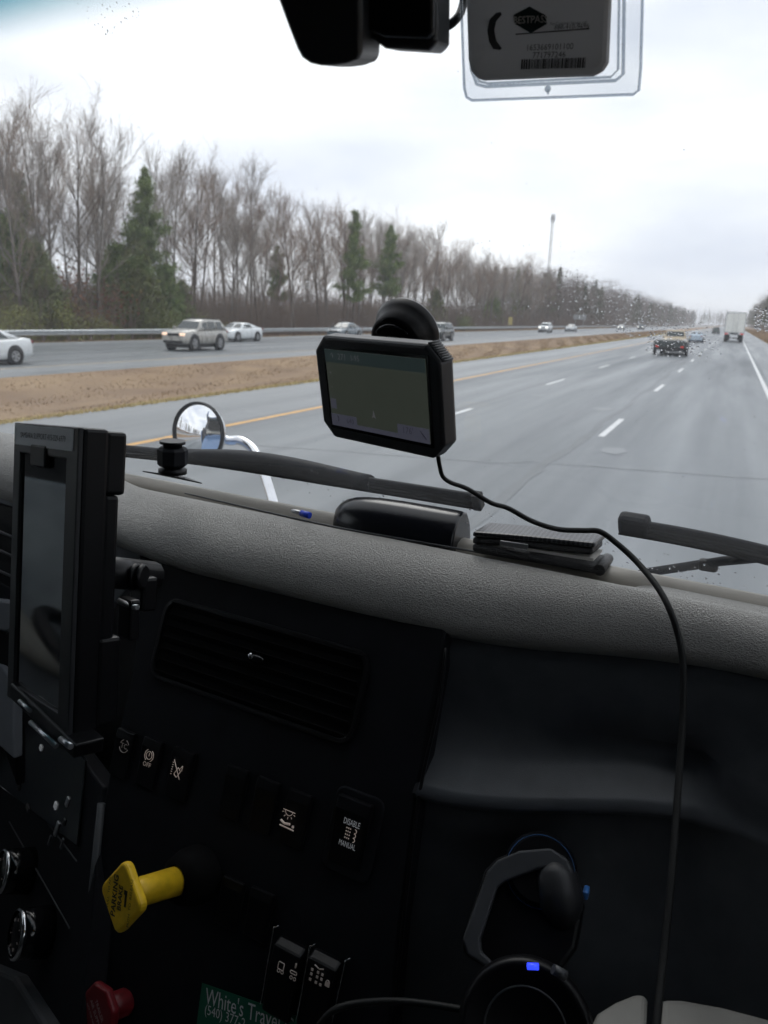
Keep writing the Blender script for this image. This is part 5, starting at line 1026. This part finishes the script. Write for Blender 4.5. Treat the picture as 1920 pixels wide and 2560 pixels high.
# its cord
pts = [(946, 984, .735), (950, 1008, .74), (957, 1030, .752), (975, 1043, .765), (1010, 1056, .78), (1060, 1086, .80), (1098, 1098, .815), (1150, 1126, .83), (1205, 1143, .845), (1260, 1146, .85), (1295, 1148, .85), (1330, 1172, .842), (1375, 1213, .825), (1420, 1268, .795), (1448, 1320, .775), (1468, 1385, .765), (1476, 1450, .757), (1474, 1560, .745), (1465, 1700, .72), (1452, 1880, .68), (1432, 2080, .64), (1418, 2215, .61), (1400, 2420, .57)]
b = MB(); P = smooth_path([at(*p) for p in pts], 6); b.tube(P, [.0021 + .0012 * sstep(0, 1, i / (len(P) * .55)) for i in range(len(P))], 10); b.build('power_cord', MAT['rubber'], gp)['label'] = 'black cord running over the pad to the bottom edge'

# glasses case in the dash trough
A0, A1 = C(-.468, .917, -.306), C(-.283, .906, -.306); ax_ = (A1 - A0).normalized(); sd = Vector((0, 0, 1)).cross(ax_).normalized(); hw = .034
def case_sec(t, f, dz=0):
    c_ = A0 + (A1 - A0) * t; pr = [(-1, .0), (-1, .55), (-.93, .95), (-.75, 1.3), (-.45, 1.6), (0, 1.72), (.45, 1.6), (.75, 1.3), (.93, .95), (1, .55), (1, 0)]
    return [c_ + sd * (a * hw * f) + Vector((0, 0, .0365 * h_ * (f * .55 + .45) * 1.06)) for a, h_ in pr]
b = MB(); b.loft([case_sec(t, f) for t, f in ((0, .3), (.012, .46), (.04, .62), (.09, .77), (.16, .89), (.26, .97), (.38, 1.01), (.6, 1.02), (.9, 1.0), (.975, .985), (.992, .96), (1.0, .90))]); tag(b.build('glasses_case', MAT['case_black'], bevel=.0), 'smooth black glasses case lying in the dash trough', 'case')
# pen beside it
b = MB(); p0, p1 = C(-.497, .892, -.272), C(-.53, .898, -.2705); pen = thing('pen', p0 - Vector((0, 0, .004)), 'blue pen tip poking out left of the glasses case', 'pen')
b.tube([p0, p0 + (p1 - p0) * .45], .0045, 10); b.build('barrel', MAT['blue_plastic'], pen); b = MB(); b.tube([p0 + (p1 - p0) * .4, p0 + (p1 - p0) * .9, p1], [.0035, .003, .001], 8); b.build('tip', MAT['silver'], pen)
# wallet
mw = 0; wl = thing('wallet', C(-.19, .895, -.30), 'folded black leather wallet with papers resting on the pad', 'wallet')
def wp(px, py, d): return at(px, py, d)
def leaf(name, a0, a1, b0, b1, th, m, bow=0.0, bev=.002, sag=0.0):
    """a slab between front edge a0-a1 and back edge b0-b1"""
    bb = MB(); S = []; n = 8
    for k in range(n + 1):
        t = k / n; f = Vector(a0) * (1 - t) + Vector(a1) * t; r_ = Vector(b0) * (1 - t) + Vector(b1) * t; w_ = Vector((0, 0, bow * math.sin(math.pi * t))); S.append([f + w_, f + w_ + Vector((0, 0, th)), r_ + w_ + Vector((0, 0, th)), r_ + w_])
    bb.loft(S, smooth=False); return bb.build(name, MAT[m], wl, bevel=bev)
leaf('lower_cover', C(-.255, .858, -.2755), C(-.104, .856, -.2795), C(-.25, .905, -.276), C(-.098, .900, -.276), .009, 'wallet_leather', .0, .003)
leaf('papers', C(-.19, .862, -.2655), C(-.112, .861, -.2655), C(-.19, .900, -.266), C(-.108, .898, -.264), .0035, 'paper', .0, .0)
leaf('inner_flap', C(-.256, .860, -.2670), C(-.114, .860, -.2590), C(-.25, .903, -.266), C(-.108, .900, -.258), .0085, 'wallet_leather', .001, .003)
leaf('upper_cover', C(-.256, .860, -.2580), C(-.112, .860, -.2500), C(-.25, .908, -.2565), C(-.106, .902, -.2485), .0065, 'carbon_weave', .001, .0025)
b = MB(); b.box(C(-.204, .8585, -.2595), (.034, .003, .0065)); b.build('money_clip', MAT['silver'], wl, bevel=.001)
b = MB(); b.tube([C(-.104, .856, -.2735), C(-.101, .900, -.2715)], .0068, 10); b.build('fold', MAT['wallet_leather'], wl)

# black ribbed camera-mount puck at the windscreen base
pk = thing('mount_puck', at(372, 1030, 1.12), 'black ribbed mount puck standing at the windshield base below the hood mirror', 'mount'); z_ = Vector((.04, 0, 1)).normalized(); pc = at(373, 1022, 1.10)
b = MB(); b.lathe(pc, z_, [(.020, 0), (.020, .006), (.014, .008), (.014, .012)], 20); b.build('base', MAT['plastic_smooth'], pk); b = MB(); b.lathe(pc, z_, [(.018, .010), (.0215, .014), (.0215, .034), (.018, .038)], 8, smooth=False); b.build('ribbed_body', MAT['plastic'], pk, bevel=.001)
b = MB(); b.lathe(pc, z_, [(.013, .037), (.013, .042), (.018, .043), (.018, .047)], 20); b.build('top_plate', MAT['plastic_smooth'], pk)
b = MB(); b.prism([at(308, 1017, 1.12), at(345, 1022, 1.10), at(436, 1043, 1.07), at(400, 1030, 1.12)], Vector((0, 0, -.0015))); b.build('adhesive_plate', MAT['plastic_smooth'], pk)

# housings at the top of the windscreen
def blob(name, pts, y, th, m, label, cat, bevel=.008):
    p0 = C(0, y, 0); n0 = Vector((.18, -.95, -.25)).normalized(); b = MB(); b.prism([hit(a, c_, p0, n0) for a, c_ in pts], -n0 * th); return tag(b.build(name, MAT[m], bevel=bevel, seg=4), label, cat)
blob('sensor_housing', ((560, -170), (585, -60), (600, 0), (622, 60), (640, 106), (650, 124), (668, 136), (690, 141), (715, 141), (745, 137), (770, 128), (780, 118), (782, 60), (779, -170)), .55, .05, 'device_plastic', 'big rounded black sensor housing hanging at the top of the windshield', 'sensor')
o = blob('dash_camera', ((784, -170), (783, 40), (786, 70), (800, 82), (830, 104), (925, 110), (938, 104), (945, 88), (946, -170)), .575, .05, 'device_plastic', 'black dash camera right of the big sensor housing, its cable looping right', 'camera', .005)
b = MB(); p0 = C(0, .568, 0); n0 = Vector((.18, -.95, -.25)).normalized(); b.prism([hit(a, c_, p0, n0) for a, c_ in ((790, -100), (790, 64), (830, 80), (925, 84), (938, 70), (938, -100))], -n0 * .012); b.build('face_plate', MAT['plastic_smooth'], o, bevel=.004)
b = MB(); b.tube(smooth_path([at(938, 60, .57), at(962, 58, .57), at(985, 42, .57), at(998, 18, .575), at(1003, -20, .58), at(1003, -120, .6)], 6), .0032, 10); b.build('cable', MAT['rubber'], o)
b = MB(); b.tube([at(930, 63, .57), at(955, 60, .57)], .006, 10); b.build('plug', MAT['rubber'], o)
b = MB(); b.tube([at(782, 100, .60), at(797, 92, .60), at(799, 108, .60)], .004, 8); b.build('lens_ring', MAT['plastic_grey'], o)

# toll transponder in its clear holder
TP = ws_hit(1190, 90, -.045); NT = -NW; NT = (NT * .55 + Vector((.1, -1, .1)).normalized() * .45).normalized()
def hT(px, py, off=0.0): return hit(px, py, TP + NT * off, NT)
tt = thing('toll_transponder', hT(1195, 215), 'grey toll transponder card in a clear plastic holder at the top of the windshield', 'transponder')
def tpoly(name, pts, off, th, m, parent=None, bevel=0.0): b = MB(); b.prism([hT(a, c_, off) for a, c_ in pts], NT * th); return b.build(name, MAT[m], parent or tt, bevel=bevel)
tpoly('holder_plate', ((988, -90), (1395, -100), (1388, 0), (1384, 150), (1380, 195), (1368, 204), (1020, 217), (1008, 210), (1003, 190), (996, 0)), -.001, .0015, 'clear_plastic')
b = MB(); b.tube([hT(*p, .0) for p in ((988, -90), (996, 0), (1003, 190), (1008, 210), (1020, 217), (1368, 204), (1380, 195), (1384, 150), (1388, 0), (1395, -100))], .0011, 6); b.build('holder_edge', MAT['clear_edge'], tt)
b = MB(); b.tube([hT(*p, .004) for p in ((1008, -90), (1013, 0), (1018, 150), (1030, 182), (1050, 187), (1330, 174), (1346, 160), (1348, 0), (1352, -90))], .0013, 6); b.tube([hT(*p, .006) for p in ((1020, 140), (1035, 176), (1055, 180), (1320, 166), (1335, 150), (1338, -60))], .0009, 6); b.build('holder_pocket', MAT['clear_edge'], tt)
tgp = tpoly('transponder', ((1012, -90), (1014, 0), (1018, 130), (1024, 155), (1042, 175), (1285, 165), (1308, 155), (1318, 135), (1324, 0), (1328, -90)), .0015, .010, 'tag_body', bevel=.004)
tpoly('hang_slot', ((1072, 28), (1082, 26), (1084, 32), (1072, 46), (1068, 66), (1072, 88), (1084, 104), (1080, 108), (1066, 106), (1057, 90), (1053, 66), (1058, 42)), .0118, .0006, 'ink_grey')
tpoly('logo_badge', ((1110, 32), (1144, 14), (1181, 34), (1181, 52), (1147, 72), (1110, 50)), .0124, .0004, 'tag_logo')
UT = (hT(1300, 90) - hT(1080, 98)).normalized(); VT = NT.cross(UT).normalized()
for s_, px, py, z_, sq, m in (('BESTPASS', 1146, 43, .0062, .95, 'tag_label'), ('888-410-9696', 1235, 58, .0043, 1.0, 'ink'), ('For Customer Service, call', 1228, 50, .0026, .9, 'ink_grey'), ('1653669101100', 1187, 102, .0052, 1.0, 'ink'), ('771797246', 1186, 119, .0052, 1.02, 'ink')): text('lettering', s_, z_, hT(px, py, .0128), UT, VT, MAT[m], tgp, squeeze=sq)
b = MB(); x_ = 0.0; random.seed(5); p0 = hT(1126, 139, .0124)
while x_ < .046:
    w_ = random.choice((.0004, .0007, .0011)); b.box(p0 + UT * (x_ + w_ / 2), (w_, .0062, .0003), (UT, VT, NT)); x_ += w_ + random.choice((.0004, .0006, .0008))
b.build('barcode', MAT['ink'], tgp)
b = MB(); b.tube([hT(1114, 74, .0126), hT(1273, 62, .0126)], .0004, 4); b.build('rule_line', MAT['ink'], tgp)
b = MB(); b.lathe(hT(1184, 192, .001), NT, [(.0022, 0), (.0024, .0012), (.0012, .002)], 14); b.box(hT(1184, 199, .0015), (.0012, .003, .001), (UT, VT, NT)); b.build('snap_button', MAT['clear_edge'], tt)

# green travel-centre card tucked into the panel
cd0, cd1, cd2 = hA(437, 2123, .006), hA(720, 2222, .006), hA(415, 2290, .006)
b = MB(); b.prism([cd0, cd1, cd1 + (cd2 - cd0), cd2], NA * .0006); card = tag(b.build('business_card', MAT['card_green']), 'green travel centre card with white lettering stuck low on the centre panel', 'card'); cu_ = (cd1 - cd0).normalized(); cv_ = NA.cross(cu_).normalized()
text('lettering', "White's Travel C", .026, hA(444, 2152, .0068), cu_, cv_, MAT['white_print'], card, align='LEFT', squeeze=.72); text('lettering', '(540) 377-2', .0155, hA(442, 2180, .0068), cu_, cv_, MAT['white_print'], card, align='LEFT', squeeze=.85)

# 12 V adapter and round charger at the bottom
axp = (EYE - at(1165, 1900, .76)).normalized(); axp = (axp + Vector((0, -.2, .25))).normalized()
pa = thing('power_adapter', at(1165, 1900, .80), 'angular black power adapter with a blue ring plugged into the lower dash', 'adapter')
b = MB(); b.lathe(at(1168, 1880, .80), axp, [(.038, -.05), (.038, .0), (.036, .006), (.031, .008), (.031, .014)], 32); b.build('socket_collar', MAT['plastic_smooth'], pa)
b = MB(); b.lathe(at(1167, 1882, .79), axp, [(.0345, -.002), (.0352, .001), (.0345, .004)], 32, caps=False); b.build('blue_ring', MAT['blue_ring'], pa)
NP = axp; OP = at(1130, 1980, .765)
def hP(px, py, off=0.0): return hit(px, py, OP + NP * off, NP)
b = MB(); b.prism([hP(*p, -.05) for p in ((1052, 1885), (1075, 1860), (1120, 1842), (1190, 1836), (1228, 1858), (1248, 1900), (1262, 1960), (1245, 2050), (1210, 2098), (1090, 2112), (1010, 2062), (1003, 2035))], NP * .036); b.build('body', MAT['plastic_smooth'], pa, bevel=.010, seg=3)
b = MB(); b.prism([hP(*p, -.012) for p in ((1054, 1884), (1076, 1860), (1122, 1840), (1190, 1834), (1226, 1858), (1240, 1892), (1205, 1872), (1160, 1880), (1092, 1905), (1076, 1918), (1040, 2030), (1042, 2056), (1096, 2106), (1080, 2106), (1012, 2062), (1001, 2030))], NP * .012); b.build('lit_face_band', MAT['adapter_lit_grey'], pa, bevel=.004, seg=3)  # lighter band stands for the block's brightly lit side faces
b = MB(); b.tube([hP(1196, 1868, -.022), hP(1202, 1900, -.016), hP(1212, 1945, -.014), hP(1216, 1985, -.03)], [.020, .0225, .023, .018], 20); b.build('nose', MAT['device_plastic'], pa)
b = MB(); b.box(hP(1266, 1928, -.025), (.006, .012, .010)); b.build('side_button', MAT['blue_ring'], pa, bevel=.002)
pu = thing('round_charger', at(1135, 2260, .70), 'round black charger with a glowing blue light at the bottom edge', 'charger'); axu = (axp + Vector((0, -.1, -.1))).normalized(); cu0 = at(1135, 2232, .69)
b = MB(); b.lathe(cu0, axu, [(.058, -.03), (.061, -.01), (.061, .0), (.058, .005), (.053, .006), (.050, .001), (.0, .0)], 48); b.build('body', MAT['plastic_smooth'], pu)
b = MB(); b.lathe(cu0, axu, [(.036, .001), (.037, .003), (.038, .001)], 40, caps=False); b.build('inner_ring', MAT['plastic_grey'], pu)
b = MB(); b.tube([at(1139, 2087, .675), at(1163, 2088, .675)], .0028, 8); b.build('status_light', MAT['led_blue'], pu)
b = MB(); b.tube([at(1195, 2093, .68), at(1222, 2108, .68)], .0045, 10); b.build('release_button', MAT['plastic_grey'], pu)
b = MB(); b.tube(smooth_path([at(690, 2215, .74), at(720, 2183, .74), at(770, 2168, .74), at(850, 2163, .73), at(930, 2170, .72), at(1005, 2182, .71)], 6), .0035, 8); b.build('cable', MAT['rubber'], pu)

# ------------------------------------------------------------------ tidy up
for o in bpy.data.objects:
    if '_w' in o: del o['_w']

# damp air: far things fade
m = bpy.data.materials.new('damp_air'); m.use_nodes = True; t = m.node_tree; t.nodes.clear(); pv = node(m, 'ShaderNodeVolumePrincipled'); pv.inputs['Density'].default_value = 0.0004; pv.inputs['Color'].default_value = (0.93, 0.95, 1.0, 1); pv.inputs['Anisotropy'].default_value = 0.2
mo = node(m, 'ShaderNodeOutputMaterial'); t.links.new(pv.outputs[0], mo.inputs['Volume']); b = MB(); b.box((0, 1300, 22), (5200, 3600, 50)); hz = tag(b.build('haze', m), 'thin grey damp haze over the highway', 'haze', kind='stuff')
